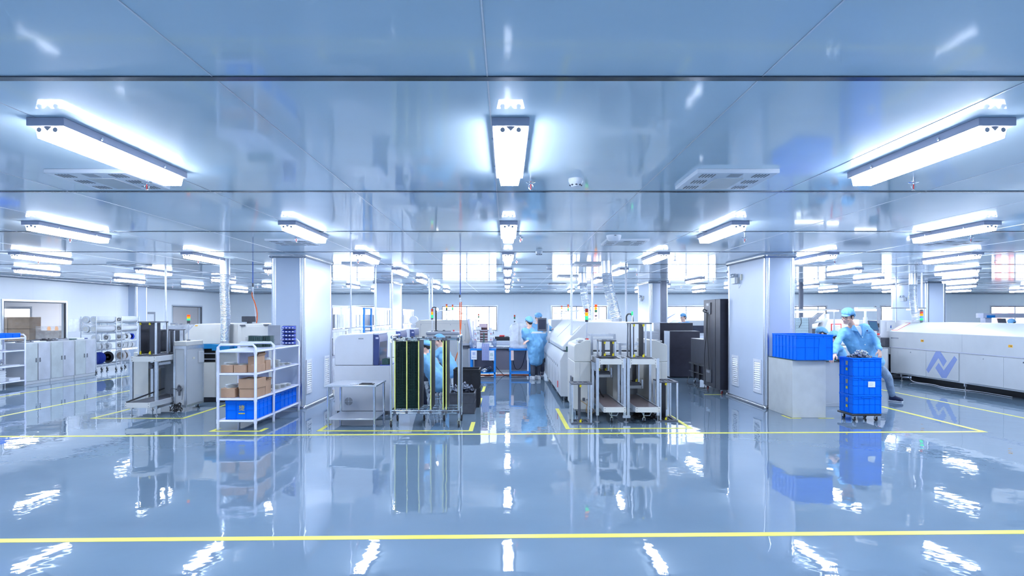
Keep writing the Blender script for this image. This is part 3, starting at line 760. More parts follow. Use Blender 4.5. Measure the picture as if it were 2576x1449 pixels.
ITEMS = [(-11.3, -11.06, 14.25, 14.5, .02, 'dgrey', 'flat dark tray on the first steel locker', 'tray'), (-11.35, -11.1, 14.55, 14.95, .012, 'paper', 'white sheets on the first steel locker', 'paper'),
         (-11.3, -11.1, 15.0, 15.12, .04, 'black', 'small black case on the middle locker near side', 'case'), (-11.32, -11.12, 15.2, 15.36, .03, 'dgrey', 'dark grey gadget on the middle locker', 'device'),
         (-11.3, -11.08, 15.42, 15.7, .035, 'grey', 'grey instrument on the middle locker far side', 'device'), (-11.3, -11.1, 15.82, 16.0, .03, 'pcb', 'dark green board stack on the last locker', 'circuit boards'),
         (-11.38, -11.1, 16.03, 16.3, .035, 'paper', 'white paper pile on the last locker', 'paper'), (-11.3, -11.15, 16.36, 16.5, .03, 'navy', 'small purple blue box on the last locker', 'box')]
for x0, x1, y0, y1, h, mm, lab, c in ITEMS:
    m = MB().box(x0, x1, y0, y1, .97, .97+h)
    if mm in ('black', 'dgrey', 'grey'): m.box(x0+.03, x0+.09, y0+.02, y0+.08, .97+h, .97+h*1.6).cyl((x1-.04, y1-.04, .97+h), (x1-.04, y1-.04, .985+h*1.4), .015)
    tag(m.build({'tray': 'tray', 'paper': 'paper_pile', 'case': 'small_case', 'device': 'instrument', 'circuit boards': 'board_stack', 'box': 'small_box'}[c], M[mm], None, bevel=.004), lab, c)

# ------------------------------------------------------------------ wire racks with reels
def wire_rack(label, x0, x1, y0, y1):
    t = thing('wire_rack', label, 'wire shelf rack', ((x0+x1)/2, (y0+y1)/2, 0), 'chrome wire reel racks')
    for x in (x0, x1):
        for y in (y0, y1):
            MB().cyl((x, y, .09), (x, y, 1.56), .0135, n=10).build('post', M['chrome'], t); caster(t, x, y, .1, .04)
    for z in (.22, .61, .86, 1.11, 1.37):
        m = MB()
        for dz in (0, -.03):
            m.tube([(x0, y0, z+dz), (x1, y0, z+dz), (x1, y1, z+dz), (x0, y1, z+dz), (x0, y0, z+dz)], .005, 6)
        k = 16
        for i in range(k+1):
            y = y0+(y1-y0)*i/k; m.cyl((x0, y, z), (x1, y, z), .0025, n=5); m.cyl((x1, y, z), (x1, y+.02, z-.03), .003, n=5)
        m.build('wire_shelf', M['chrome'], t)
    return t
wire_rack('chrome wire rack of white reels next to the last locker', -11.78, -11.36, 17.15, 18.03)
wire_rack('chrome wire rack of white reels second from the lockers', -11.78, -11.36, 18.28, 19.14)
for q, (y0, nm) in enumerate(((17.2, 'nearer'), (18.33, 'farther'))):
    for z, tn, cnt, st in ((1.37, 'top tier', 17, .0475), (1.11, 'second tier', 17, .0475)):
        for k in range(cnt):
            VR((-11.46, y0+st*k, z+.106), 'white reel in the %s row of the %s wire rack' % (tn, nm), scale=(1.12, 1.9, 1.12))
        for k in range(2): VR((-11.68, y0+st*k, z+.106), 'white reel at the rear near end of the %s, %s wire rack' % (tn, nm), scale=(1.12, 1.9, 1.12))
    for k, yy in enumerate((.03, .08, .13, .55, .60) if q == 0 else (.0, .1, .16, .36, .42)):
        VR((-11.46, y0+yy, .963), 'white reel on the third tier of the %s wire rack' % nm, scale=(1.08, 1.8, 1.08))
    for k, yy in enumerate((.02, .1, .17, .3, .38, .58, .66) if q == 0 else (.02, .14, .24, .36, .46, .6)):
        VR((-11.46, y0+yy, .713), 'white reel on the fourth tier of the %s wire rack' % nm, scale=(1.08, 1.8, 1.08))
    o = B('paper_sheet', M['paper'], None, -11.7, -11.4, y0+.2, y0+.5, .865, .885); tag(o, 'white sheets between reels on the third tier of the %s wire rack' % nm, 'paper')
BR = Rep(reel_proto('large_reel', .165, .022, 'y', M['blued'], M['blued'], 'x', 'large blue reels'))
for k in range(4): BR((-11.5, 17.25+.09*k, .394), 'large blue reel on the bottom tier of the nearer wire rack', scale=(1, 1.6, 1))
BR2 = Rep(reel_proto('small_blue_reel', .088, .03, 'y', mat('royal blue reel', (.02, .06, .62), .35), M['blued'], 'blue reel at the far end of the third tier of the farther wire rack', None)); BR2((-11.46, 18.93, .957))
KR = Rep(reel_proto('black_reel', .165, .03, 'y', M['black'], M['dgrey'], 'large black reel at the far end of the nearer wire rack bottom', None)); KR((-11.5, 17.88, .394))
CR = Rep(reel_proto('clear_reel', .17, .03, 'y', M['film'], M['cardd'], 'large clear reel with brown winding on the farther wire rack bottom', 'large clear reels'))
for k in range(2): CR((-11.5, 18.45+.22*k, .399))
tag(B('cling_film', M['film'], None, -11.81, -11.805, 16.7, 18.0, 1.15, 1.5, bevel=0), 'clear film sheet hung behind the reels at the wall side', 'plastic film')
t = thing('notice_board', 'small grey framed white board on the wall past the reel racks', 'notice board', (XL+.02, 21.0, 1.1))
B('frame', M['grey'], t, XL, XL+.05, 22.15, 22.85, .9, 1.72); B('sheet', M['paper'], t, XL+.05, XL+.055, 22.25, 22.75, .95, 1.64, bevel=0)

# store room cartons seen through the window
q = 0
for lay in range(4):
    for x0, x1 in ((-16.9, -16.5), (-16.48, -15.95), (-15.93, -15.25)):
        q += 1; h = .385
        carton('taped brown carton in the wrapped pallet pile behind the store room window', x0, x1, 19.8, 20.3, .01+lay*h, lay*h+h, 'cartons behind the store room window', m=M['cardd'])
for k, (x0, x1, z) in enumerate(((-15.2, -14.75, .55), (-14.7, -14.2, .62), (-15.0, -14.4, .5))):
    carton('low brown carton on the floor pile behind the store room window', x0, x1, 20.2+.9*k, 20.9+.9*k, 0, z+.55, 'low cartons behind the store room window', m=M['cardd'])
t = thing('plastic_sheet', 'clear plastic sheet thrown over the low cartons in the store room', 'plastic film', (-14.7, 20.15, 1.1))
MB().grid(lambda u, v: (-15.2+1.1*u, 20.0-.05*noise.noise(Vector((u*4, v*4, 0))), .03+1.22*v+.025*noise.noise(Vector((u*5, v*3, 2)))), 14, 10).build('sheet', M['film'], t)
for k in range(2):
    o = MB().lathe([(.05, 0), (.05, .03), (.045, .1), (.02, .13)], (-15.1+.25*k, 20.45, 1.1), n=14).build('warning_lamp', M['oon'], None); tag(o, 'yellow glowing lamp %s on the store room cartons' % ('nearer the tall pile', 'farther from the tall pile')[k], 'lamp', 'yellow lamps in the store room')

# ------------------------------------------------------------------ magazines and loaders
def profile(m, x, y, z0, z1, s=.02):
    """slotted aluminium post"""
    g = s*.28
    m.box(x-s, x-g, y-s, y-g, z0, z1).box(x+g, x+s, y-s, y-g, z0, z1).box(x-s, x-g, y+g, y+s, z0, z1).box(x+g, x+s, y+g, y+s, z0, z1).box(x-s*.7, x+s*.7, y-s*.7, y+s*.7, z0, z1)
    return m
def magazine(label, x0, x1, y0, y1, z0, z1, plates=(0, .78), clips=True, boards=0, name='board_magazine', top='open'):
    t = thing(name, label, 'circuit board magazine', ((x0+x1)/2, (y0+y1)/2, z0), 'circuit board magazines'); W_ = x1-x0
    for nm, z in (('base_plate', z0), ('top_plate', z1-.018)):
        m = MB(); m.ring('xy', x0, x1, y0, y1, z, z+.018, .05)
        for k in (.35, .6): m.box(x0+W_*k, x0+W_*k+.025, y0+.05, y1-.05, z+.003, z+.014)
        m.build(nm, M['dgrey'], t, bevel=.002)
    for x in (x0+.014, x1-.014):
        for y in (y0+.014, y1-.014): MB().box(x-.013, x+.013, y-.013, y+.013, z0+.018, z1-.018).build('post', M['alu'], t, bevel=.003)
    for k in plates:
        x = x0+.032+(W_-.06)*k
        p = MB(); p.box(x-.004, x+.004, y0+.035, y1-.035, z0+.022, z1-.022)
        z = z0+.03
        while z < z1-.03:
            p.box(x-.007, x+.007, y0+.035, y1-.035, z, z+.003); z += .011
        p.build('slotted_wall', M['pcbd'], t)
        if clips:
            for zz in (z0+.02, z1-.055): MB().box(x-.012, x+.014, y0+.02, y0+.034, zz, zz+.035).box(x+.006, x+.014, y0+.01, y0+.03, zz+.012, zz+.05).build('yellow_clip', M['yel'], t)
    return t
lo = thing('magazine_loader', 'cream and aluminium magazine loader with side tower and lit beacon', 'magazine loader', (-5.75, 10.2, 0))
fr = MB()
for x in (-5.97, -5.575): profile(fr, x, 9.87, .11, .93)
for x in (-5.97, -5.575): profile(fr, x, 10.45, .11, .93)
fr.box(-5.595, -5.555, 9.87, 10.5, .12, .16).box(-5.595, -5.555, 9.87, 10.5, .80, .84).box(-5.99, -5.95, 9.87, 10.45, .12, .16)
fr.build('frame', M['alu'], lo)
for x in (-5.97, -5.575): foot(lo, x, 9.87, .12); foot(lo, x, 10.45, .12)
def conveyor(t, nm, x0, x1, yf, yb, z0, z1, sidecol='pale'):
    c = B(nm, M['cream'], t, x0, x1, yf, yf+.012, z0, z1, bevel=.002)
    m = MB()
    for x in (x0+.02, x1-.02):
        for z in (z0+.02, z1-.02): m.cyl((x, yf-.003, z), (x, yf, z), .006, n=8)
    m.build('bolts', M['dgrey'], c)
    B('side_rail', M[sidecol], c, x1-.02, x1, yf+.012, yb, z0, z1, bevel=.002); B('side_rail', M[sidecol], c, x0, x0+.02, yf+.012, yb, z0, z1, bevel=.002)
    B('belt', M['dgrey'], c, x0+.02, x1-.02, yf+.03, yb, z0+.03, z1-.012, bevel=.002)
    return c
conveyor(lo, 'upper_conveyor', -5.93, -5.54, 9.78, 10.9, .865, .95)
conveyor(lo, 'lower_conveyor', -5.93, -5.54, 9.62, 10.8, .162, .242)
MB().cyl((-5.9, 9.62, .25), (-5.72, 10.35, .38), .013, n=8).build('guide_bar', M['black'], lo)
MB().box(-5.75, -5.62, 9.95, 10.2, .74, .83).cyl((-5.7, 9.93, .78), (-5.7, 9.98, .78), .03).build('motor', M['dgrey'], lo, bevel=.005)
B('left_tower', M['cream'], lo, -6.32, -6.07, 10.5, 10.9, .13, .97)
B('tower_vent_plate', M['pale'], lo, -6.29, -6.11, 10.49, 10.5, .17, .26)
B('back_panel', M['grey'], lo, -6.07, -5.50, 10.88, 10.9, .10, .95)
MB().box(-5.8, -5.77, 10.86, 10.88, .1, .95).build('back_rib', M['alu'], lo)
tw = B('right_tower', M['pale'], lo, -5.52, -5.325, 10.30, 10.86, .07, 1.09)
B('tower_cap', M['cream'], lo, -5.525, -5.32, 10.295, 10.865, 1.09, 1.165, bevel=.006)
fr = MB()
for x, y in ((-5.515, 10.30), (-5.335, 10.30), (-5.33, 10.86)): profile(fr, x, y, .07, 1.09, .016)
fr.box(-5.53, -5.32, 10.285, 10.315, .07, .11).box(-5.53, -5.32, 10.285, 10.315, 1.04, 1.09).box(-5.335, -5.312, 10.3, 10.86, .07, .11).box(-5.335, -5.312, 10.3, 10.86, 1.03, 1.09).build('tower_frame', M['alu'], lo)
B('maker_plate', M['reelc'], lo, -5.318, -5.314, 10.5, 10.57, .86, .89, bevel=0)
B('side_box', M['pale'], lo, -5.325, -5.29, 10.7, 10.84, .78, .98, bevel=.006)
foot(lo, -5.335, 10.30, .08); foot(lo, -5.51, 10.30, .08); caster(lo, -5.36, 10.78, .08, .03)
v = MB().box(-5.45, -5.40, 10.25, 10.285, .34, .42).cyl((-5.425, 10.265, .34), (-5.425, 10.265, .27), .016).cyl((-5.475, 10.265, .375), (-5.375, 10.265, .375), .012).ball((-5.425, 10.26, .43), .022).build('air_regulator', M['dgrey'], lo)
MB().tube(curve([(-5.375, 10.265, .375), (-5.34, 10.22, .40), (-5.335, 10.2, .32), (-5.37, 10.25, .2)]), .004, 6).tube(curve([(-5.475, 10.265, .375), (-5.53, 10.22, .39), (-5.56, 10.25, .3), (-5.5, 10.25, .15)]), .004, 6).build('air_hose', M['dgrey'], v)
m = MB()
random.seed(5)
for k in range(7):
    c = Vector((-5.41+random.uniform(-.03, .03), 10.14, .075)); m.tube(curve([c+Vector((random.uniform(-.09, .09), random.uniform(-.06, .06), random.uniform(-.06, .10))) for _ in range(5)], 8), .006, 6)
tag(m.build('cable_bundle', M['rubber'], None), 'tangled black cables on the floor under the single loader tower', 'cables')
beacon(lo, -5.44, 10.6, 1.165, 1.46, .15, ['R', 'A', 'G', 'k'], r=.026)
magazine('tall black magazine standing on the single loader front', -5.885, -5.585, 9.88, 10.24, .955, 1.50, plates=(0, .62))
magazine('black magazine behind the tall one on the single loader', -5.885, -5.585, 10.42, 10.78, .955, 1.36, plates=(0, .75), clips=False)

# ------------------------------------------------------------------ stencil printer behind
sp = thing('stencil_printer', 'cream stencil printer with blue band and sloped hood behind the tube rack', 'machine', (-5.0, 12.0, 0))
B('base', M['black'], sp, -5.75, -4.2, 11.45, 12.8, 0, .09)
MB().box(-5.78, -5.66, 11.4, 12.8, .09, 1.07).box(-5.36, -4.15, 11.4, 12.8, .09, 1.07).box(-5.66, -5.36, 11.4, 12.8, .09, .73).box(-5.66, -5.36, 11.9, 12.8, .73, 1.07).build('lower_body', M['cream'], sp, bevel=.006)
MB().box(-5.66, -5.36, 11.6, 11.9, .731, .99).build('chamber', M['black'], sp)
MB().box(-5.64, -5.38, 11.45, 11.48, .78, .80).box(-5.64, -5.38, 11.5, 11.53, .88, .90).build('conveyor_rail', M['alu'], sp)
MB().prism([(-5.95, 1.07), (-5.95, 1.22), (-5.73, 1.44), (-4.95, 1.44), (-4.95, 1.07)], 'y', 11.42, 12.8).build('hood', M['cream'], sp, bevel=.008)
MB().box(-5.95, -4.95, 11.36, 11.42, .985, 1.07).box(-5.33, -5.0, 11.20, 11.42, .96, 1.07).build('blue_band', M['bluebd'], sp, bevel=.004)
d = B('cabinet_section', M['cream'], sp, -4.94, -4.15, 11.36, 12.8, 1.07, 1.44, bevel=.006)
dd = B('door_panel', M['cream'], d, -4.85, -4.22, 11.35, 11.36, 1.09, 1.40)
MB().box(-4.88, -4.79, 11.33, 11.36, 1.405, 1.425).box(-4.45, -4.36, 11.33, 11.36, 1.415, 1.435).build('hinge', M['dgrey'], d)
m = MB()
for k in range(3):
    for q in range(8): m.box(-4.78+q*.03, -4.76+q*.03, 11.347, 11.351, 1.13+k*.025, 1.138+k*.025)
m.build('vent_slots', M['dgrey'], dd)
B('lower_door', M['cream'], sp, -4.95, -4.2, 11.385, 11.40, .15, 1.0); B('latch', M['dgrey'], sp, -4.80, -4.77, 11.375, 11.385, .75, .80)
B('caution_sticker', M['warn'], sp, -5.74, -5.69, 11.413, 11.419, 1.40, 1.415, bevel=0)
duct('silver foil duct dropping onto the cream printer behind the tube rack', [(-5.14, 11.31, 2.34), (-5.15, 11.31, 2.0), (-5.13, 11.31, 1.6), (-5.14, 11.31, 1.136)], .083, (-5.14, 11.31, H))
t = thing('monitor', 'black monitor back standing on the cream printer', 'monitor', (-5.02, 12.1, 1.44))
B('screen_housing', M['dgrey'], t, -5.17, -4.88, 12.08, 12.12, 1.47, 1.58, bevel=.01); B('stand', M['dgrey'], t, -5.06, -4.98, 12.07, 12.13, 1.44, 1.5)
t = thing('air_hose_drop', 'blue ceiling air pipe with orange hose hanging over the cream printer', 'air hose', (-4.9, 12.0, H))
MB().cyl((-4.915, 12, H), (-4.915, 12, 2.20), .010, n=8).build('blue_pipe', M['hoseb'], t)
MB().cyl((-4.915, 12, 2.22), (-4.915, 12, 2.15), .018, n=10).build('coupling', M['dgrey'], t); MB().cyl((-4.915, 12, 2.15), (-4.915, 12, 2.04), .016, .012, n=10).build('fitting', M['chrome'], t)
MB().tube(curve([(-4.925, 12, 2.06), (-4.93, 12, 1.98), (-4.88, 12, 1.85), (-4.84, 12, 1.7), (-4.83, 12, 1.56), (-4.845, 12, 1.45)]), .011, 8).build('orange_hose', M['orange'], t)
MB().tube(curve([(-4.905, 12, 2.06), (-4.90, 12, 1.98), (-4.885, 12, 1.8), (-4.86, 12, 1.6), (-4.85, 12, 1.45)]), .006, 6).build('clear_hose', M['reel'], t)
t = thing('wrapped_machine', 'plastic wrapped bench machine behind the single loader', 'machine', (-6.8, 13, 0))
B('cabinet', M['pale'], t, -7.15, -6.55, 12.8, 13.4, 0, 1.0); MB().box(-7.05, -6.65, 12.85, 13.3, 1.0, 1.36).box(-7.0, -6.9, 12.9, 13.0, 1.36, 1.44).cyl((-6.8, 12.95, 1.36), (-6.8, 12.95, 1.43), .03).build('mechanism', M['grey'], t)
MB().box(-7.12, -6.58, 12.8, 13.35, 1.0, 1.40).build('plastic_cover', M['film'], t, bevel=.03)
def conduit(label, x, y, z0, m='alu', r=.019, square=False):
    t = MB(); t.box(x-r, x+r, y-r, y+r, z0, H) if square else t.cyl((x, y, z0), (x, y, H), r, n=12)
    return tag(t.build('ceiling_conduit', M[m], None), label, 'conduit')
conduit('silver conduit pole from the ceiling behind the single loader', -7.07, 12.85, 1.36)
# ------------------------------------------------------------------ white inspection machines
def arc(cx, cz, r, a0, a1, n=8): return [(cx+r*math.cos(math.radians(a0+(a1-a0)*i/n)), cz+r*math.sin(math.radians(a0+(a1-a0)*i/n))) for i in range(n+1)]
def inspector(label, x, y, simple=False):
    """side faces the camera; its screen end faces the aisle (+X)"""
    t = thing('inspection_machine', label, 'inspection machine', (x, y, 0), 'white inspection machines')
    top = arc(x+.11, 1.175, .11, 180, 95, 10)+[(x+.35, 1.30), (x+.60, 1.312), (x+.615, 1.305), (x+.615, .80), (x, .80)]
    MB().prism(top, 'y', y, y+.72).build('upper_housing', M['white'], t, bevel=.012)
    MB().prism([(x+.616, .80), (x+.616, 1.305), (x+.635, 1.312), (x+.70, 1.285), (x+.715, 1.23), (x+.70, .80)], 'y', y+.005, y+.715).build('front_bezel', M['navy'], t, bevel=.006)
    MB().prism([(x+.70, .86), (x+.711, 1.17), (x+.716, 1.17), (x+.705, .86)], 'y', y+.07, y+.65).build('window', M['screen'], t)
    B('bezel_cap', M['lilac'], t, x+.618, x+.705, y+.002, y+.72, 1.285, 1.318, bevel=.01)
    B('lower_cabinet', M['white'], t, x, x+.88, y, y+.75, .07, .795, bevel=.006)
    B('base', M['dgrey'], t, x+.03, x+.85, y+.03, y+.72, .02, .07, bevel=0)
    B('work_plate', M['blued'], t, x+.72, x+.88, y+.02, y+.7, .796, .806, bevel=0)
    B('side_mark', M['alud'], t, x+.38, x+.46, y-.001, y, 1.215, 1.235, bevel=0)
    B('bezel_tag', M['lilac'], t, x+.655, x+.70, y+.002, y+.005, 1.22, 1.25, bevel=0)
    m = MB()
    for r in (.022, .035, .048, .061):
        for q in range(4):
            a0 = 90*q+7; P = arc(x+.225, .225, r, a0, a0+76, 8)+arc(x+.225, .225, r-.006, a0+76, a0, 8)
            m.prism(P, 'y', y-.0012, y+.001)
    m.build('fan_slots', M['dgrey'], t)
    m = MB().box(x+.5, x+.7, y-.001, y+.001, .045, .05)
    for px, py in ((x+.06, y+.06), (x+.82, y+.06), (x+.06, y+.66), (x+.82, y+.66)): foot(t, px, py, .03, .03)
    return t
inspector('white inspection machine with navy edged hood nearest the camera', -2.75, 9.9)
inspector('white inspection machine with navy edged hood second from the front', -2.72, 11.75)
inspector('white inspection machine with navy edged hood farthest back of the three', -2.68, 13.2)
for k, (x, y, nm) in enumerate(((-2.58, 10.25, 'nearest'), (-2.56, 12.1, 'second'), (-2.52, 13.6, 'farthest'))): conduit('thin white conduit dropping onto the %s inspection machine' % nm, x, y, 1.306, 'lilac', .013)
m = MB(); random.seed(11)
for k in range(9): m.box(-2.0-.008*(k % 2), -1.9+.004*(k % 3), 9.95+.03*k, 9.955+.03*k, .807, .90-.006*(k % 3))
tag(m.build('green_board_batch', M['pcb'], None), 'batch of dark green boards standing on the nearest inspection machine plate', 'circuit boards', kind='stuff')
t = thing('control_box', 'white control box with dark display on the second inspection machine', 'control box', (-1.95, 11.9, .806))
B('housing', M['white'], t, -1.98, -1.86, 11.78, 11.98, .808, 1.12, bevel=.01); B('display', M['screen'], t, -1.97, -1.88, 11.775, 11.78, 1.0, 1.09, bevel=0); B('button', M['red'], t, -1.985, -1.965, 11.772, 11.78, .95, .97, bevel=0)

# ------------------------------------------------------------------ steel side table
t = thing('steel_table', 'low stainless steel table beside the nearest inspection machine', 'table', (-2.22, 9.2, 0))
for x in (-2.555, -1.895):
    for y in (8.87, 9.55):
        MB().cyl((x, y, .02), (x, y, .60), .016, n=12).cyl((x, y, 0), (x, y, .03), .02, n=12).build('leg', M['chrome'], t)
B('tabletop', M['alu'], t, -2.585, -1.865, 8.85, 9.58, .575, .60, bevel=.004)
B('lower_shelf', M['alu'], t, -2.57, -1.88, 8.87, 9.56, .10, .118, bevel=.003)
o = MB().box(-2.13, -1.92, 8.92, 9.02, .601, .612).box(-2.10, -1.95, 8.94, 9.0, .612, .622).build('clipboard', M['black'], None, bevel=.003); tag(o, 'black clipboard lying on the low steel table', 'clipboard')
o = B('plastic_tray', M['lilac'], None, -2.25, -2.16, 8.90, 9.0, .601, .613); tag(o, 'small pale tray beside the black clipboard', 'tray')

# ------------------------------------------------------------------ board trolley
t = thing('board_trolley', 'chrome rolling trolley with dark slotted board holders and yellow edges', 'trolley', (-1.17, 9.1, 0))
XA, XB, YA, YC = -1.655, -.685, 8.87, 9.40
for x in (XA, XB):
    p = [(x, YA, .13), (x, YA, 1.20)]+[(x, YA+.08-.08*math.cos(a), 1.20+.10*math.sin(a)) for a in [PI/2*i/6 for i in range(1, 7)]]
    p += [(x, YC-.08+.08*math.sin(a), 1.20+.10*math.cos(a)) for a in [PI/2*i/6 for i in range(0, 7)]]+[(x, YC, .13)]
    MB().tube(p, .017, 12).build('end_hoop', M['chrome'], t)
m = MB()
for y in (YA, YC):
    for z in (.20, .235, 1.255): m.cyl((XA, y, z), (XB, y, z), .011, n=10)
for k in range(5): m.cyl((XA+(XB-XA)*(k+.5)/5, YA, .215), (XA+(XB-XA)*(k+.5)/5, YC, .215), .009, n=8)
m.build('rails', M['chrome'], t)
PX = [-1.60, -1.43, -1.26, -1.087, -.91, -.866, -.695]
for x in PX:
    p = MB(); p.box(x-.003, x+.003, YA+.02, YC-.02, .25, 1.245)
    z = .26
    while z < 1.24: p.box(x-.0055, x+.0055, YA+.02, YC-.02, z, z+.004); z += .0125
    h = p.build('slotted_holder', M['pcbd'], t)
    B('yellow_edge', M['ygr'], h, x-.009, x+.005, YA-.002, YA+.02, .25, 1.245, bevel=.002)
    for z in (.215, 1.255): MB().box(x-.022, x+.016, YA-.018, YA+.018, z-.018, z+.022).cyl((x, YA-.026, z), (x, YA-.01, z), .008, n=8).build('clamp', M['dgrey'], t, bevel=.002)
    MB().box(x-.022, x+.016, YC-.018, YC+.018, 1.24, 1.28).build('clamp', M['dgrey'], t)
for x, y in ((XA, YA), (XB, YA), (XA, YC), (XB, YC), (-1.25, YC), (-.95, YC)): caster(t, x, y, .15, .045)
bd = thing('circuit_board', 'dark green circuit board racked in the rolling trolley', 'circuit board', (0, 0, 0), 'boards in the rolling trolley')
m = MB().box(-.0745, .0745, 0, .46, 0, .002); random.seed(2)
for k in range(14):
    x = random.uniform(-.07, .045); y = random.uniform(.005, .42); m.box(x, x+random.uniform(.008, .02), y, y+random.uniform(.01, .03), .002, .002+random.uniform(.002, .005))
m.build('board', M['pcb'], bd)
bp = Rep(bd)
for c, x in enumerate((-1.515, -1.345)):
    for k in range(62): bp((x+random.uniform(-.001, .001), YA+.012+random.uniform(0, .008), .262+.0158*k))

# ------------------------------------------------------------------ black crates, stools
crate('tall black plastic crate behind the open bag filled crate', -.93, -.47, 10.75, 11.25, 0, .66, M['black'], 'black crates', (3, 3))
crate('open black crate heaped with black bags beside the trolley', -.94, -.52, 10.05, 10.6, 0, .34, M['dgrey'], 'black crates', (4, 3))
m = MB()
for k, (x, y, z) in enumerate(((-.80, 10.2, .34), (-.66, 10.25, .38), (-.72, 10.42, .40), (-.84, 10.42, .36), (-.62, 10.45, .36))): crumple(m, (x, y, z), (.062, .075, .06), 20+k, .3, 16)
tag(m.build('black_bag_heap', M['bag'], None), 'heap of glossy black bags in the open black crate', 'plastic bags', kind='stuff')
def stool(label, x, y, h=.46):
    t = thing('round_stool', label, 'stool', (x, y, 0), 'round work stools')
    MB().lathe([(.02, 0), (.15, 0), (.165, .02), (.165, .04), (.14, .055), (.02, .06)], (x, y, h-.06), n=24).build('seat', M['black'], t)
    MB().cyl((x, y, .08), (x, y, h-.06), .022, n=12).build('column', M['chrome'], t)
    for k in range(4):
        a = PI/2*k+.5; MB().cyl((x+math.cos(a)*.19, y+math.sin(a)*.19, .012), (x+math.cos(a)*.10, y+math.sin(a)*.10, h-.06), .012, n=8).build('leg', M['chrome'], t)
    m = MB()
    m.tube([(x+math.cos(2*PI*k/20)*.155, y+math.sin(2*PI*k/20)*.155, .17) for k in range(21)], .008, 6); m.build('foot_ring', M['chrome'], t)
    return t
stool('black topped round stool under the front seated worker', -1.20, 10.75)
stool('black topped round stool under the second seated worker', -1.16, 12.6, .48)

# ------------------------------------------------------------------ placement machine, inspection bench behind
t = thing('placement_machine', 'long cream placement machine with panelled hood before the first back window', 'machine', (-1.6, 17, 0))
B('lower_cabinet', M['pale'], t, -2.5, -.92, 16.5, 17.8, .1, .78, bevel=.006); B('base', M['black'], t, -2.45, -.97, 16.6, 17.7, 0, .1)
MB().prism([(-2.42, .80), (-2.42, 1.40), (-2.33, 1.47), (-1.02, 1.47), (-.92, .80)], 'y', 16.5, 17.8).build('hood', M['cream'], t, bevel=.01)
h = MB()
for (x0, x1, z0, z1) in ((-2.3, -1.1, .9, 1.38),): h.box(x0, x1, 16.492, 16.5, z0, z0+.004).box(x0, x1, 16.492, 16.5, z1, z1+.004).box(x0, x0+.004, 16.492, 16.5, z0, z1).box(x1, x1+.004, 16.492, 16.5, z0, z1)
for x in (-2.28, -1.9, -1.5, -1.12):
    for z in (.93, 1.35): h.cyl((x, 16.49, z), (x, 16.5, z), .012, n=8)
h.build('panel_seam', M['grey'], t)
MB().box(-2.5, -.9, 16.4, 16.5, .80, .86).build('feeder_ledge', M['alu'], t); MB().box(-2.5, -.9, 16.45, 16.5, .72, .79).build('dark_gap', M['dgrey'], t)
MB().prism([(-.96, .98), (-.90, .98), (-1.0, 1.5), (-1.05, 1.5)], 'y', 16.45, 17.2).build('side_guard', M['lilac'], t)
MB().lathe([(.02, 0), (.11, 0), (.11, .12), (.02, .12)], (-2.50, 16.6, 1.47), 'y', 20).build('feeder_drum', M['reel'], t)
B('feeder_base', M['white'], t, -2.56, -2.36, 16.55, 16.85, 1.16, 1.36)
B('leg_cover', M['white'], t, -1.02, -.92, 16.45, 16.6, .1, .72)
signal('signal tower with lit amber lens on the cream placement machine', -1.68, 17.3, 1.476, 1.73, .18, ['r', 'A', 'g'], .026)
signal('signal tower with lit green lens on the cream placement machine', -1.53, 17.5, 1.476, 1.75, .15, ['r', 'a', 'G'], .024)
t = thing('swing_arm_lamp', 'pale swing arm lamp before the first back window', 'lamp', (-1.95, 17.4, 1.47))
MB().tube(curve([(-2.0, 17.4, 1.485), (-2.0, 17.4, 1.62), (-1.88, 17.4, 1.72), (-1.6, 17.4, 1.73)]), .012, 8).build('arm', M['white'], t); MB().lathe([(.03, .05), (.10, .02), (.11, 0), (.02, 0)], (-1.25, 17.5, 1.62), n=18).build('shade', M['white'], t)
MB().tube(curve([(-1.6, 17.4, 1.73), (-1.4, 17.45, 1.73), (-1.25, 17.5, 1.66)]), .010, 8).build('fore_arm', M['white'], t)
t = thing('test_station', 'grey topped test station with tall tricolour beacon behind the seated workers', 'machine', (-1.44, 14, 0))
B('body', M['pale'], t, -1.78, -1.10, 13.8, 14.6, .05, 1.16); B('top_tray', M['grey'], t, -1.80, -1.06, 13.78, 14.6, 1.16, 1.235, bevel=.02); B('plinth', M['dgrey'], t, -1.75, -1.12, 13.85, 14.5, 0, .05)
beacon(t, -1.68, 13.95, 1.235, 1.50, .25, ['r', 'A', 'G'], r=.024)
pl = MB().tube([(-1.60, 14.0, 1.235), (-1.60, 14.0, 1.76)], .018, 10).tube(curve([(-1.68, 14.0, 1.72), (-1.68, 14, 1.77), (-1.62, 14, 1.78), (-1.58, 14, 1.75)], 8), .010, 8).lathe([(.05, 0), (.05, .02), (.02, .03)], (-1.60, 14, 1.235), n=16).build('lamp_post', M['black'], t)
MB().ball((-1.57, 14.0, 1.735), (.03, .03, .035)).build('bulb', lit('warm work bulb', (1, .97, .9), 3), pl)
MB().ball((-1.42, 14.0, 1.25), (.035, .05, .02)).build('mouse', M['black'], t); B('keyboard', M['dgrey'], t, -1.55, -1.25, 13.85, 13.98, 1.236, 1.25)
MB().cyl((-1.2, 14, 1.235), (-1.2, 14, 1.27), .018).build('stop_button', M['red'], t)
t = thing('air_hose_drop', 'blue ceiling air pipe with paired orange hoses hanging before the first back window', 'air hose', (-.975, 13, H))
MB().cyl((-.975, 13, H), (-.975, 13, 2.02), .011, n=8).build('blue_pipe', M['hoseb'], t); MB().cyl((-.985, 13, 2.03), (-.985, 13, 1.97), .02, n=10).build('coupling', M['dgrey'], t)
MB().cyl((-.975, 13, 1.97), (-.975, 13, 1.86), .015, n=10).build('fitting', M['chrome'], t)
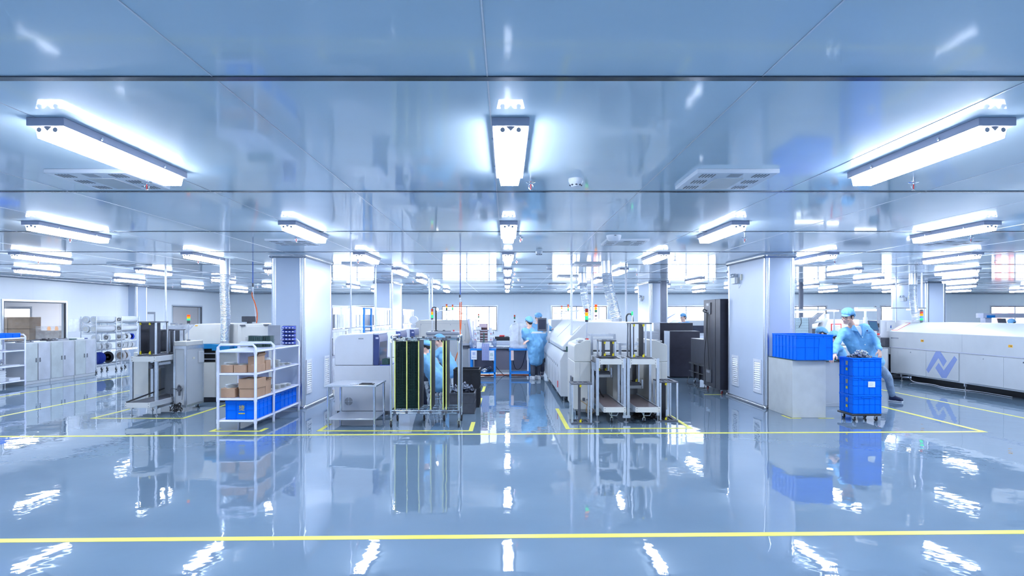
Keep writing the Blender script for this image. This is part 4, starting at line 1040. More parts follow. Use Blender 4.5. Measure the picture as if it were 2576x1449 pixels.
MB().tube(curve([(-.985, 13, 1.88), (-.985, 13, 1.6), (-.975, 12.95, 1.3), (-.96, 12.9, 1.0), (-1.03, 12.9, .8), (-1.1, 13.0, .55), (-1.12, 13.1, .3)]), .011, 8).build('orange_hose', M['orange'], t)
MB().tube(curve([(-.955, 13, 1.88), (-.952, 13, 1.6), (-.965, 12.97, 1.3)]), .010, 8).build('orange_hose', M['orange'], t)
conduit('left of two thin conduits dropping onto the cream placement machine', -2.12, 17.0, 1.47, 'alu', .022); conduit('right of two thin conduits dropping onto the cream placement machine', -2.05, 17.0, 1.47, 'alu', .022)

# ------------------------------------------------------------------ curtained stock shelves along the pillars
def curtain_rack(label, y0, y1, x=-3.53, bays=2):
    t = thing('curtained_rack', label, 'shelf rack', (x-.3, y0, 0), 'plastic curtained stock racks')
    for k in range(bays+1):
        y = y0+(y1-y0)*k/bays
        for xx in (x, x-.5): MB().box(xx-.02, xx+.02, y-.02, y+.02, 0, 1.80).build('post', M['lilac'], t)
    for z in (.12, .75, 1.28, 1.78):
        MB().box(x-.52, x+.02, y0, y1, z-.025, z+.025).build('shelf', M['lilac'], t)
        if z > .2:
            m = MB(); n_ = int((y1-y0)/.05); zb = {.75: .16, 1.28: .79, 1.78: 1.32}[z]; random.seed(int(z*100))
            for k in range(n_):
                ya = y0+.03+(y1-y0-.06)*k/n_; yb = y0+.03+(y1-y0-.06)*(k+1.15)/n_; a = random.uniform(-.012, .012)
                m.add([(x+.024+a, ya, zb), (x+.03-a, yb, zb), (x+.03-a, yb, z-.03), (x+.024+a, ya, z-.03)], [(0, 1, 2, 3)])
            m.build('strip_curtain', M['strip'], t, smooth=False)
            for k in range(int((y1-y0)/.45)):
                o = B('stored_box', M[('reel', 'paper', 'reel', 'lilacb')[(k+int(z*10)) % 4]], t, x-.45, x-.06, y0+.06+.45*k, y0+.42+.45*k, zb+.01, zb+.30, bevel=.004)
    return t
curtain_rack('plastic curtained stock rack just behind the near vented pillar', 12.45, 15.1)
curtain_rack('plastic curtained stock rack in the middle of the row of three', 16.2, 18.95)
curtain_rack('plastic curtained stock rack behind the far slim pillar', 20.95, 23.4)
t = thing('blue_frame_rack', 'blue edged open rack end between the curtained stock racks', 'shelf rack', (-3.8, 15.6, 0))
for y in (15.3, 16.1): B('post', M['bluefr'], t, -3.55, -3.51, y, y+.03, 0, 1.78)
for z in (.5, 1.3, 1.76): B('beam', M['bluefr'], t, -3.548, -3.512, 15.331, 16.099, z, z+.035)
B('back_board', M['cardd'], t, -4.0, -3.96, 15.3, 16.1, .1, 1.7); B('shelf', M['lilacb'], t, -3.96, -3.56, 15.3, 16.1, 1.3, 1.33)

# ------------------------------------------------------------------ blue benches and feeders
def bench(label, x0, x1, y0=15.85, y1=16.28):
    t = thing('blue_bench', label, 'bench', ((x0+x1)/2, y0, 0), 'blue steel benches')
    for x in (x0, x1):
        for y in (y0, y1): B('leg', M['bluefr'], t, x-.025, x+.025, y, y+.05, 0, .70)
    B('tabletop', M['bluefr'], t, x0-.035, x1+.035, y0-.02, y1+.07, .70, .745)
    B('lower_shelf', M['bluefr'], t, x0-.02, x1+.02, y0, y1+.05, .10, .135)
    return t
bench('blue steel bench with character placards and black bags below', -.91, -.31); bench('blue steel bench under the plastic covered feeder', .09, .60)
def placard(label, x0, x1, z0, z1, ch, sub, m):
    t = thing('placard', label, 'sign', ((x0+x1)/2, 15.8, z0)); B('board', M['paper'], t, x0, x1, 15.815, 15.822, z0, z1, bevel=0)
    text('character', ch, .085, m, t, ((x0+x1)/2, 15.8135, z0+.145), (PI/2, 0, 0)); text('caption', sub, .034, m, t, ((x0+x1)/2, 15.8135, z0+.055), (PI/2, 0, 0))
placard('white placard with blue character at the outer leg of the blue bench', -.912, -.765, .47, .70, '前', 'Before', M['inkb'])
placard('white placard with green character at the inner leg of the blue bench', -.452, -.322, .445, .70, '后', 'After', M['inkg'])
for x, mm, lab in ((.105, mat('pale pink card', (.78, .60, .56), .6), 'plain pinkish placard on the second blue bench'), (.505, M['paper'], 'plain pale placard on the second blue bench')):
    tag(B('placard', mm, None, x, x+.07, 15.815, 15.822, .45, .70, bevel=0), lab, 'sign')
t = thing('hanging_sheet', 'violet plastic strip sheet hanging from the feeder over the blue bench edge', 'plastic sheet', (-.55, 15.8, .45))
m = MB()
for k in range(4): m.box(-.635+.046*k, -.592+.046*k, 15.80+.003*(k % 2), 15.803+.003*(k % 2), .45, .88)
m.build('strips', mat('violet plastic strip', (.30, .34, .58), .3, 0, .04, 20), t)
t = thing('splice_feeder', 'white and brown component feeder with four round motors on the blue bench', 'machine', (-.62, 16.1, .745))
B('base_box', M['white'], t, -.775, -.63, 15.9, 16.2, .747, .90); B('base_box', M['white'], t, -.60, -.40, 15.9, 16.2, .80, .88); B('label_strip', M['paper'], t, -.75, -.65, 15.895, 15.9, .77, .83, bevel=0)
B('back_plate', mat('brown phenolic plate', (.26, .14, .15), .5), t, -.70, -.50, 16.15, 16.2, .90, 1.38); B('head_bracket', mat('rosy bracket', (.55, .42, .47), .5), t, -.715, -.515, 16.0, 16.15, 1.28, 1.38)
for x in (-.84, -.44):
    for z in (.95, 1.10):
        u = B('motor_block', M['white'], t, x, x+.13, 15.95, 16.15, z, z+.10, bevel=.01)
        MB().cyl((x+.03, 15.935, z+.06), (x+.03, 15.95, z+.06), .026, n=14).build('motor_cap', M['lilac'], u); MB().cyl((x+.03, 15.93, z+.02), (x+.03, 15.95, z+.02), .012, n=8).build('red_dot', M['red'], u)
        B('dark_slot', M['dgrey'], u, x+.09, x+.105, 15.94, 15.95, z+.02, z+.08, bevel=0)
B('upper_box', M['white'], t, -.80, -.66, 15.98, 16.15, 1.22, 1.30); B('upper_box', M['lilac'], t, -.47, -.38, 15.98, 16.15, 1.20, 1.28)
m = MB()
for z in (.93, .99, 1.06, 1.14, 1.2): m.box(-.68, -.50, 15.93, 15.96, z, z+.02)
m.build('guide_bars', M['alu'], t); B('green_strip', M['pcb'], t, -.605, -.575, 15.92, 15.95, .9, 1.15, bevel=0)
MB().cyl((-.85, 16.1, .745), (-.88, 16.1, 1.45), .018).cyl((-.80, 16.1, .745), (-.80, 16.1, 1.50), .012).build('side_rods', M['lilac'], t)
beacon(t, -.735, 16.1, 1.30, 1.44, .2, ['r', 'g', 'w'], r=.018)
def bag(label, c, r, seed, m_='bluebag', amt=.18):
    t = thing('plastic_bag', label, 'plastic bag', (c[0], c[1], c[2]-r[2])); crumple(MB(), c, r, seed, amt, 20).build('film', M[m_], t); return t
bag('bluish bulging plastic bag at the outer end of the blue bench', (-.915, 15.95, .875), (.05, .09, .115), 31); bag('bluish bulging plastic bag at the inner end of the blue bench', (-.312, 15.95, .878), (.05, .09, .115), 32)
bag('long flat black bag on the lower shelf of the blue bench', (-.50, 16.17, .205), (.17, .15, .06), 33, 'bag', .2); bag('crumpled silver bag on the lower shelf front of the blue bench', (-.58, 15.90, .18), (.065, .05, .042), 34, 'bagl', .35)
bag('dark bag with foil scraps at the outer end of the lower shelf', (-.80, 15.98, .19), (.06, .08, .05), 35, 'bag', .35)
t = thing('link_conveyor', 'white link conveyor with grey cabinet between the blue benches', 'conveyor', (-.1, 16.8, 0))
B('beam', M['white'], t, -.88, .55, 16.55, 16.9, .80, .92, bevel=.015); B('under_rail', M['alud'], t, -.88, .55, 16.6, 16.85, .70, .755); B('cabinet', mat('violet grey ribbed panel', (.26, .25, .30), .5, 0, .06, 30, stretch=(12, 1, 1)), t, -.88, .55, 16.7, 17.3, .10, .70); B('skirt', M['pale'], t, -.88, .55, 16.66, 16.7, .06, .13)
t = thing('black_tool_case', 'black case with tools lying on the white link conveyor', 'case', (-.15, 16.6, .92))
B('case', M['black'], t, -.38, .08, 16.58, 16.88, .921, 1.02, bevel=.01)
MB().cyl((-.36, 16.62, 1.035), (-.2, 16.62, 1.035), .018).build('white_roll', M['reel'], t); MB().cyl((-.2, 16.62, 1.045), (-.06, 16.62, 1.045), .028).build('red_roll', M['red'], t); MB().box(-.05, .06, 16.6, 16.75, 1.02, 1.06).build('tool', M['pale'], t, bevel=.015)
t = thing('covered_feeder', 'plastic covered white feeder with small beacon on the second blue bench', 'machine', (.34, 16.1, .745))
B('base_box', M['white'], t, .16, .50, 15.9, 16.25, .745, .84); B('label_strip', M['paper'], t, .19, .30, 15.895, 15.9, .765, .82, bevel=0); B('shelf', M['alu'], t, .30, .50, 15.88, 16.2, .90, .925)
for x in (.16, .36):
    for z in (.94, 1.04, 1.14, 1.24): B('motor_block', M['white'], t, x, x+.13, 15.98, 16.15, z, z+.075, bevel=.008)
B('display', M['dgrey'], t, .46, .53, 15.93, 15.95, 1.26, 1.31); B('column', M['pale'], t, .30, .35, 16.05, 16.15, .84, 1.40)
MB().prism([(.07, .76), (.07, 1.28), (.12, 1.37), (.28, 1.41), (.45, 1.39), (.55, 1.30), (.57, 1.0), (.55, .76)], 'y', 15.87, 16.3).build('plastic_cover', M['film'], t, bevel=.03)
beacon(t, .20, 16.1, 1.36, 1.42, .19, ['r', 'g', 'w'], r=.022)
m = MB().tube(curve([(.18, 16.0, .69), (.17, 16.2, .4), (.23, 16.3, .2), (.33, 16.3, .185), (.42, 16.25, .33), (.50, 16.1, .69)]), .008, 6)
tag(m.build('black_cable', M['rubber'], None), 'looped black cable hanging under the second blue bench', 'cable')
tag(MB().tube(curve([(-.55, 16.2, .69), (-.45, 16.45, .5), (-.3, 16.5, .25), (-.1, 16.5, .03), (.02, 16.45, .015), (.08, 16.5, .012)]), .008, 6).build('black_cable', M['rubber'], None), 'black cable slanting down from the first blue bench to the floor', 'cable')
tag(MB().tube(curve([(-1.0, 16.56, .012), (-.5, 16.54, .012), (0, 16.57, .012), (.62, 16.55, .012), (.9, 16.4, .012)]), .012, 8).build('orange_floor_hose', M['orange'], None), 'orange hose lying along the floor behind the blue benches', 'hose')

# ------------------------------------------------------------------ reflow oven behind the twin loader
ov = thing('reflow_oven', 'long pale grey oven with sloped hood and black handles under the foil ducts', 'oven', (1.7, 13.7, 0))
OA, OB = 11.35, 16.15
MB().prism([(.985, .11), (.965, .76), (1.055, .93), (2.55, .93), (2.55, .11)], 'y', OA, OB).build('body', M['pale'], ov, bevel=.008)
MB().prism([(1.02, .955), (1.02, 1.03), (1.09, 1.11), (1.455, 1.475), (2.48, 1.475), (2.48, .955)], 'y', OA+.02, OB).build('hood', M['pale'], ov, bevel=.012)
MB().box(1.06, 2.5, OA+.03, OB-.02, .93, .955).build('dark_gap', M['black'], ov)
hs = MB()
for y in (OA+2.2,): hs.prism([(1.10, 1.122), (1.45, 1.472), (1.447, 1.477), (1.097, 1.127)], 'y', y, y+.006)
hs.build('hood_seams', M['grey'], ov)
MB().prism([(1.22, 1.245), (1.37, 1.395), (1.364, 1.402), (1.214, 1.252)], 'y', OA+.15, OA+.32).build('viewing_window', M['reelc'], ov)
b = MB(); hd = MB()
for k in range(11):
    y = OA+.5+.4*k; hd.box(.965, .975, y, y+.05, .62-.0*k, .67); hd.box(.968, .978, y-.2, y-.17, .70, .72)
hd.build('black_handles', M['black'], ov)
for k in range(6): b.box(.9705, .974, OA+.3+.8*k, OA+.304+.8*k, .13, .75)
b.build('panel_gaps', M['grey'], ov)
MB().box(.95, .972, OB-.35, OB-.2, .40, .5).build('side_switch', M['black'], ov)
MB().box(.955, .966, OA+.35, OA+.42, .24, .36).build('red_label', M['red'], ov)
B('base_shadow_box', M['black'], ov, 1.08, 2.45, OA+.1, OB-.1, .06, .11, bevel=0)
for y in (OA+.15, OA+1.7, OA+3.2, OB-.15): foot(ov, 1.06, y, .12); foot(ov, 2.45, y, .12)
MB().cyl((1.0, 14.95, .93), (1.0, 14.95, 1.42), .022).build('console_post', M['white'], ov)
t = thing('console_monitor', 'black monitor with keyboard tray on a post beside the far oven end', 'monitor', (.85, 14.9, 1.2))
MB().box(.735, .95, 14.82, 14.87, 1.225, 1.535).build('screen_housing', M['dgrey'], t, bevel=.01); B('screen', M['screen'], t, .755, .93, 14.815, 14.82, 1.265, 1.50, bevel=0)
B('keyboard_tray', M['pale'], t, .58, .93, 14.75, 14.95, 1.165, 1.185); B('keyboard', M['white'], t, .61, .83, 14.76, 14.9, 1.185, 1.205); MB().box(.87, .96, 14.87, 14.95, 1.186, 1.40).build('bracket', M['grey'], t)
t = thing('board_sample', 'dark green board with amber sticker leaning at the oven front corner', 'circuit board', (1.15, 11.3, .93))
B('board', M['pcb'], t, 1.08, 1.18, 11.30, 11.31, .93, 1.03, bevel=0); B('amber_chip', M['warn'], t, 1.165, 1.20, 11.29, 11.30, .93, .955, bevel=0)
duct('leaning silver foil duct rising from the front of the long oven hood', [(1.90, 11.8, 2.40), (1.94, 11.8, 2.1), (2.02, 11.8, 1.8), (2.09, 11.8, 1.54)], .10, (1.895, 11.8, H))
duct('slimmer silver foil duct rising from the rear of the long oven hood', [(1.86, 15.2, 2.40), (1.90, 15.2, 2.1), (1.96, 15.2, 1.8), (2.0, 15.2, 1.54)], .093, (1.85, 15.2, H))
conduit('pale conduit pole from the ceiling to the front oven shoulder', 1.20, 11.36+.15, 1.23, 'lilac', .022)
conduit('first thin conduit behind the foil ducts', 2.0, 14.6, 1.475, 'lilac', .016); conduit('second thin conduit behind the foil ducts', 2.18, 15.7, 1.475, 'lilac', .016)
conduit('white conduit stub from ceiling over the tall magazine', 2.42, 12.6, 1.475, 'white', .02)
t = thing('oven_extension', 'pale machine with swing arms behind the far oven end', 'machine', (2.2, 18, 0))
B('body', M['pale'], t, 1.25, 3.2, 17.6, 18.8, .1, 1.48, bevel=.02); B('base', M['black'], t, 1.3, 3.1, 17.7, 18.7, 0, .1)
MB().tube(curve([(1.6, 18, 1.48), (1.6, 18, 1.7), (1.9, 18, 1.72), (2.3, 18, 1.78)]), .013, 8).tube([(1.35, 18, 1.66), (1.75, 18, 1.66)], .012, 8).box(1.9, 2.25, 17.95, 18.05, 1.70, 1.73).build('swing_arm', M['pale'], t)
signal('signal tower with lit amber lens on the machine behind the far oven end', 1.61, 18.2, 1.485, 1.70, .18, ['r', 'A', 'w'], .022)
signal('signal tower with lit green lens on the machine behind the far oven end', 1.81, 18.3, 1.485, 1.72, .20, ['r', 'a', 'G'], .024)
signal('tall signal tower with lit red lens behind the oven ducts', 2.55, 17.75, 1.485, 1.56, .35, ['R', 'A', 'g', 'w'], .036)
t = thing('grey_cabinet', 'mid grey cabinet behind the tall magazine', 'cabinet', (3.7, 15.5, 0)); B('body', M['grey'], t, 3.45, 3.77, 15.3, 16.0, 0, 1.19); B('door', M['grey'], t, 3.48, 3.74, 15.285, 15.3, .1, 1.12)

# ------------------------------------------------------------------ twin magazine loader
tl = thing('twin_loader', 'cream twin lane magazine loader with aluminium frames and rounded side cabinets', 'magazine loader', (1.8, 9.9, 0))
for x0, x1, s in ((1.07, 1.355, 1), (2.265, 2.55, -1)):
    o_ = (lambda x: x) if s == 1 else (lambda x: 3.62-x)
    pr = [(1.07, .10), (1.07, .86), (1.335, .86), (1.335, .10)]
    c = MB().prism([(o_(a), b) for a, b in pr], 'y', 9.85, 10.9).build('side_cabinet', M['cream'], tl, bevel=.01)
    top = [(1.07, .862)]+[(1.07, 1.07)]+[(1.07+.06*(1-math.cos(a)), 1.09+.06*math.sin(a)) for a in [PI/2*k/6 for k in range(0, 7)]]+[(1.26, 1.205), (1.335, 1.205), (1.335, .862)]
    MB().prism([(o_(a), b) for a, b in top], 'y', 9.85, 10.9).build('cabinet_hood', M['cream'], tl, bevel=.008)
    MB().box(o_(1.16), o_(1.162), 9.845, 9.85, .12, .86).build('door_gap', M['grey'], c)
    MB().box(o_(1.14), o_(1.24), 9.9, 10.2, 1.176, 1.196).build('control_panel', M['pale'], tl)
    MB().box(o_(1.16), o_(1.22), 9.92, 10.0, 1.196, 1.20).build('display', M['dgrey'], tl)
    caster(tl, o_(1.12), 9.95, .1, .035); caster(tl, o_(1.30), 9.95, .1, .035)
sk = MB()
for x, z in ((1.15, .26), (1.28, .26)): sk.cyl((x, 9.84, z), (x, 9.85, z), .014, n=10)
sk.box(1.20, 1.24, 9.83, 9.85, .24, .29); sk.build('connectors', M['dgrey'], tl)
tag(MB().tube(curve([(1.15, 9.82, .26), (1.25, 9.72, .20), (1.37, 9.7, .10), (1.30, 9.75, .05), (1.26, 9.8, .12)]), .006, 6).tube(curve([(1.28, 9.82, .26), (1.26, 9.76, .18), (1.25, 9.74, .08), (1.34, 9.72, .03)]), .006, 6).build('cable_loop', mat('tan cable', (.35, .22, .08), .5), None), 'brown and black cables hanging at the twin loader side cabinet foot', 'cables')
MB().box(1.05, 1.07, 10.0, 10.3, .45, .6).build('side_handle', M['dgrey'], tl)
B('back_wall', M['grey'], tl, 1.335, 2.285, 10.85, 10.9, .10, .80); B('centre_panel', M['cream'], tl, 1.745, 1.825, 10.2, 10.85, .10, .84)
for x in (1.358, 1.765, 1.82, 2.262):
    profile(MB(), x, 9.30, .10, .955).build('frame_post', M['alu'], tl); profile(MB(), x, 9.80, .10, .86, .018).build('frame_post', M['alu'], tl)
B('frame_foot_plate', M['alu'], tl, 1.735, 1.85, 9.28, 9.32, .06, .10)
for x in (1.355, 1.79, 2.265): foot(tl, x, 9.30, .10, .04)
for x0, x1, q in ((1.378, 1.745, 0), (1.842, 2.244, 1)):
    u = conveyor(tl, 'upper_conveyor', x0, x1, 9.28, 10.0, .862, .945, 'zinc')
    MB().box(x0, x0+.015, 9.275, 9.285, .81, .862).box(x1-.015, x1, 9.275, 9.285, .81, .862).build('bracket', M['cream'], u)
    l = conveyor(tl, 'lower_conveyor', x0+.03, x1-.01, 9.02, 10.6, .185, .262, 'alu')
    B('walnut_belt', mat('brown belt %d' % q, (.16, .12, .12), .3, 0, .1, 12), l, x0+.06, x1-.05, 9.05, 10.55, .2515, .255, bevel=0)
    xm = (x0+x1)/2
    MB().tube([(xm-.07, 9.06, .185), (xm-.045, 9.06, .135), (xm+.045, 9.06, .135), (xm+.07, 9.06, .185)], .007, 6).build('pull_handle', M['alu'], l)
    caster(tl, xm, 9.25, .15, .035)
    B('lift_platform', M['pale'], tl, x0-.01, x1-.06, 9.98, 10.02, (.60, .42)[q], (.645, .465)[q]); B('lift_tray', M['dgrey'], tl, x0, x1-.07, 10.02, 10.4, (.645, .465)[q], (.68, .5)[q])
    MB().box(x1-.075, x1-.05, 9.98, 10.02, (.60, .42)[q], (.75, .56)[q]).build('lift_arm', M['alu'], tl)
def arch(label_nm, x0, x1, y, z0, z1):
    m = MB(); profile(m, x0+.02, y, z0, z1, .02); profile(m, x1-.02, y, z0, z1, .02); m.box(x0+.041, x1-.041, y-.018, y+.018, z1-.04, z1-.001).box(x0+.041, x1-.041, y-.018, y+.018, z1-.09, z1-.075)
    m.box(x0+.003, x0+.037, y+.021, y+.5, z1-.04, z1-.001).box(x1-.037, x1-.003, y+.021, y+.5, z1-.04, z1-.001); return m.build(label_nm, M['alu'], tl)
arch('rear_arch', 1.385, 1.80, 10.25, .945, 1.29); arch('rear_arch', 1.86, 2.28, 10.3, .945, 1.14)
tag(MB().tube(curve([(1.38, 9.9, .75), (1.42, 9.8, .55), (1.48, 9.85, .38), (1.55, 9.95, .29)]), .012, 8).build('black_hose', M['rubber'], None), 'black hose curving inside the outer lane of the twin loader', 'hose')
tag(MB().tube(curve([(1.86, 9.9, .55), (1.89, 9.85, .46), (1.86, 9.85, .36)]), .012, 8).build('black_hose', M['rubber'], None), 'short black hose curving inside the inner lane of the twin loader', 'hose')
beacon(tl, 1.30, 10.1, 1.205, 1.49, .22, ['r', 'A', 'G'], r=.026)
MB().box(1.28, 1.32, 10.0, 10.04, 1.205, 1.225).build('red_switch', M['red'], tl)
magazine('black magazine under the outer rear arch of the twin loader', 1.44, 1.70, 9.62, 9.95, .947, 1.21, plates=(.25, .9))
magazine('tall magazine standing on the inner lane of the twin loader', 1.875, 2.185, 9.34, 9.72, .947, 1.485, plates=(.05, .62))
magazine('magazine riding the lower lift of the outer lane', 1.41, 1.66, 10.03, 10.38, .682, .862-.01, plates=(.3, .85))
magazine('magazine riding the lower lift of the inner lane', 1.86, 2.15, 10.03, 10.38, .502, .85, plates=(.35, .9))
magazine('empty magazine standing on the floor at the outer side of the twin loader', .95, 1.255, 9.12, 9.45, 0, .595, plates=(.42,))
magazine('magazine standing on the floor at the inner side of the twin loader', 2.30, 2.58, 9.33, 9.75, 0, .60, plates=(.30,))
m = MB()
for k in range(5): crumple(m, (2.0+.06*k, 9.6+.04*(k % 2), .045), (.06, .08, .04), 60+k, .3, 12)
tag(m.build('cable_bundle', M['rubber'], None), 'dark cable heap on the floor under the inner lane of the twin loader', 'cables', kind='stuff')

t = thing('air_pipe', 'black curved pipe with small lit green lamp above the tall magazine', 'pipe', (2.3, 11.5, 1.475))
MB().tube(curve([(2.24, 11.6, 1.478), (2.24, 11.6, 1.58), (2.28, 11.6, 1.625), (2.34, 11.6, 1.60), (2.36, 11.6, 1.478)], 10), .014, 8).build('pipe', M['black'], t)
MB().cyl((2.335, 11.55, 1.60), (2.335, 11.55, 1.67), .016, n=12).build('green_lens', M['gon'], t); MB().cyl((2.335, 11.55, 1.476), (2.335, 11.55, 1.60), .010, n=10).build('stem', M['white'], t)
# ------------------------------------------------------------------ black cabinets by the vented pillar
t = thing('tall_black_cabinet', 'tall black steel cabinet on casters with cables, backing onto the vented pillar', 'cabinet', (4.6, 13.0, 0))
B('body', M['blackm'], t, 4.30, 4.92, 12.5, 13.55, .09, 1.93, bevel=.006)
MB().box(4.296, 4.30, 12.79, 12.793, .09, 1.93).build('panel_gap', M['black'], t)
p_ = B('control_plate', M['dgrey'], t, 4.285, 4.30, 13.06, 13.38, 1.62, 1.87); B('meter_window', M['pale'], p_, 4.28, 4.286, 13.15, 13.30, 1.80, 1.85, bevel=0)
MB().tube(curve([(4.27, 13.25, 1.69), (4.25, 13.38, 1.73), (4.25, 13.42, 1.68), (4.27, 13.3, 1.66)], 8), .012, 6).build('handle_loop', M['black'], p_)
p_ = B('socket_plate', M['dgrey'], t, 4.285, 4.30, 13.02, 13.36, .18, .45); B('socket', M['grey'], p_, 4.28, 4.286, 13.1, 13.3, .38, .43, bevel=0)
MB().tube(curve([(4.28, 13.2, 1.66), (4.275, 13.22, 1.3), (4.27, 13.15, .8), (4.275, 13.1, .45)]), .007, 6).tube(curve([(4.28, 13.28, 1.66), (4.27, 13.27, 1.2), (4.25, 13.34, .7), (4.26, 13.3, .2), (4.2, 13.2, .03)]), .007, 6).build('cable', M['rubber'], t)
for x, y in ((4.36, 12.58), (4.36, 13.45), (4.85, 12.58), (4.85, 13.45)): caster(t, x, y, .1, .035, mat('red caster tyre', (.35, .03, .03), .5))
t = thing('low_black_cabinet', 'waist high black cabinet with small hanging frames behind the tall black one', 'cabinet', (4.7, 14.2, 0))
B('body', M['blackm'], t, 4.42, 5.0, 13.65, 14.9, .13, 1.05, bevel=.006)
m = MB()
for y in (13.75, 14.15, 14.55): m.box(4.38, 4.42, y, y+.03, .12, .48).box(4.38, 4.42, y, y+.38, .45, .48).box(4.38, 4.42, y, y+.38, .26, .28)
m.build('hanging_frame', M['black'], t)
for y in (13.8, 14.7): caster(t, 4.46, y, .14, .03); caster(t, 4.9, y, .14, .03)
tag(MB().tube(curve([(4.35, 14.8, .15), (4.2, 14.4, .02), (4.3, 14.0, .015), (4.18, 13.6, .015), (4.28, 13.3, .02), (4.2, 12.9, .015)]), .007, 6).build('black_cable', M['rubber'], None), 'black cable trailing on the floor along the black cabinets', 'cable')
t = thing('wide_black_cabinet', 'wide black fronted machine with bare steel side facing the loader', 'cabinet', (4.55, 16.2, 0))
B('body', M['blackm'], t, 4.18, 4.95, 15.9, 16.45, .02, 1.19, bevel=.004); B('steel_side', M['alu'], t, 4.17, 4.18, 15.9, 16.45, .02, 1.19, bevel=0)
m = MB()
for z in (.75, 1.0): m.box(4.3, 4.85, 15.894, 15.9, z, z+.004)
m.build('press_lines', M['black'], t)
t = thing('switch_cabinet', 'black topped steel cabinet with three lever switches behind the wide black one', 'cabinet', (4.6, 17.3, 0))
B('body', M['blackm'], t, 4.20, 5.1, 17.0, 17.6, .02, 1.39, bevel=.004); B('steel_side', M['alu'], t, 4.02, 4.20, 17.0, 17.6, .02, 1.39, bevel=.004)
for k in range(3):
    u = MB().box(4.045+.05*k, 4.065+.05*k, 16.97, 17.0, .98, 1.12).build('lever_switch', M['chrome'], t, bevel=.004)
    MB().cyl((4.055+.05*k, 16.97, 1.12), (4.055+.05*k, 16.93, 1.03), .008, n=8).build('lever', M['chrome'], u)
conduit('thick dark square trunk dropping from the ceiling before the far middle pillar', 4.70, 18.6, 1.39, 'trunk', .075, True)
conduit('dark square trunk dropping from the ceiling behind the plinth crate', 9.25, 19.5, 1.0, 'trunk', .05, True)
conduit('pale conduit pole from the ceiling onto the beacon of the long grey oven', 10.03, 15.0, 1.79, 'lilac', .022)
conduit('thin white conduit past the far outer pillar', 10.42, 16.6, 1.3, 'lilac', .016)

# ------------------------------------------------------------------ plywood plinth with blue crate
t = thing('plinth', 'pale grey painted plywood plinth carrying the wide blue crate', 'plinth', (4.7, 10.1, 0))
ply = mat('grey painted plywood', (.53, .55, .545), .55, 0, .06, 5, bump=.06, bscale=120)
B('box', ply, t, 4.452, 4.975, 9.67, 10.555, 0, .895, bevel=.004)
B('top_board', M['pcb'], t, 4.445, 4.98, 9.665, 10.555, .895, .903, bevel=.001)
def lug(t): MB().prism([(4.80, .915), (4.93, .915), (4.915, 1.25), (4.815, 1.25)], 'y', 9.55, 9.563).build('handle_panel', M['blue'], t, bevel=.004)
crate('wide bright blue crate sitting on the pale plywood plinth', 4.455, 5.03, 9.55, 10.42, .905, 1.30, emblem=lug, ribs=(4, 7))

# ------------------------------------------------------------------ crate trolley
DX0, DX1, DY0, DY1 = 5.205, 5.645, 9.33, 9.72
t = thing('crate_dolly', 'low black wheeled dolly under the stack of three blue crates', 'dolly', (5.42, 9.52, 0))
B('deck', M['black'], t, DX0-.02, DX1-.01, DY0-.01, DY1+.02, .085, .115, bevel=.01)
for x in (DX0+.05, DX1-.06):
    for y in (DY0+.05, DY1-.05): caster(t, x, y, .09, .034)
def side_mark(z):
    def f(t):
        text('emblem', '捷', .07, M['inky'], t, (DX0+.0015, 9.50, z+.19), (PI/2, 0, -PI/2)); B('stencil_bar', M['inky'], t, DX0+.0005, DX0+.0018, 9.475, 9.525, z+.08, z+.12, bevel=0)
        B('grip', M['blue'], t, DX0+.13, DX0+.30, DY0-.004, DY0+.01, z+.235, z+.25, bevel=.003)
    return f
for k, nm in enumerate(('lowest', 'middle', 'top')):
    z = .116+.281*k
    c = crate('blue stacking crate, %s of three on the black dolly%s' % (nm, ('', ', with a white label', ', filled with dark bags')[k]), DX0, DX1, DY0, DY1, z, z+.28, group='blue crates on the dolly', ribs=(5, 3), emblem=side_mark(z))
    if k == 1:
        l_ = B('paper_label', M['paper'], c, 5.435, 5.54, DY0-.003, DY0, z+.12, z+.205, bevel=0)
        for q in range(3): B('print_line', M['grey'], l_, 5.445, 5.50+.01*(q % 2), DY0-.0035, DY0-.003, z+.14+.02*q, z+.144+.02*q, bevel=0)
m = MB(); random.seed(9)
for k in range(9): crumple(m, (DX0+.10+.03*k+random.uniform(-.01, .01), DY0+.10+.2*random.random(), .93+.03*random.random()), (.06, .06, .042), 80+k, .4, 16)
tag(m.build('black_bag_heap', M['bag'], None), 'heap of dark crinkled bags filling the top crate on the dolly', 'plastic bags', kind='stuff')
t = thing('foil_bag', 'silver crumpled bag on top of the dark bags in the dolly crate', 'plastic bag', (5.40, 9.5, .97)); crumple(MB(), (5.41, 9.48, 1.012), (.085, .08, .05), 99, .4, 22).build('film', M['bagl'], t)

# ------------------------------------------------------------------ work bench beside the plinth
t = thing('work_bench', 'pale grey work bench with teal mat between plinth and crate dolly', 'bench', (5.75, 11.5, 0))
B('end_panel', M['pale'], t, 5.55, 5.86, 10.86, 10.90, .06, .78); B('end_panel', M['pale'], t, 5.55, 5.86, 12.3, 12.34, .06, .78); B('foot_rail', M['pale'], t, 5.53, 6.15, 10.85, 10.91, 0, .06)
B('back_panel', M['pale'], t, 5.55, 5.57, 10.9, 12.3, .06, .78); B('tabletop', M['dgrey'], t, 5.53, 5.92, 10.84, 12.36, .78, .805); B('teal_mat', mat('teal antistatic mat', (.02, .30, .30), .5), t, 5.54, 5.91, 10.85, 12.35, .805, .81, bevel=0)
tag(MB().tube(curve([(5.62, 10.95, .83), (5.72, 10.86, .84), (5.83, 10.8, .78), (5.88, 10.78, .62), (5.96, 10.8, .52)]), .014, 8).build('black_cable', M['rubber'], None), 'thick black cable hanging over the teal bench edge', 'cable')
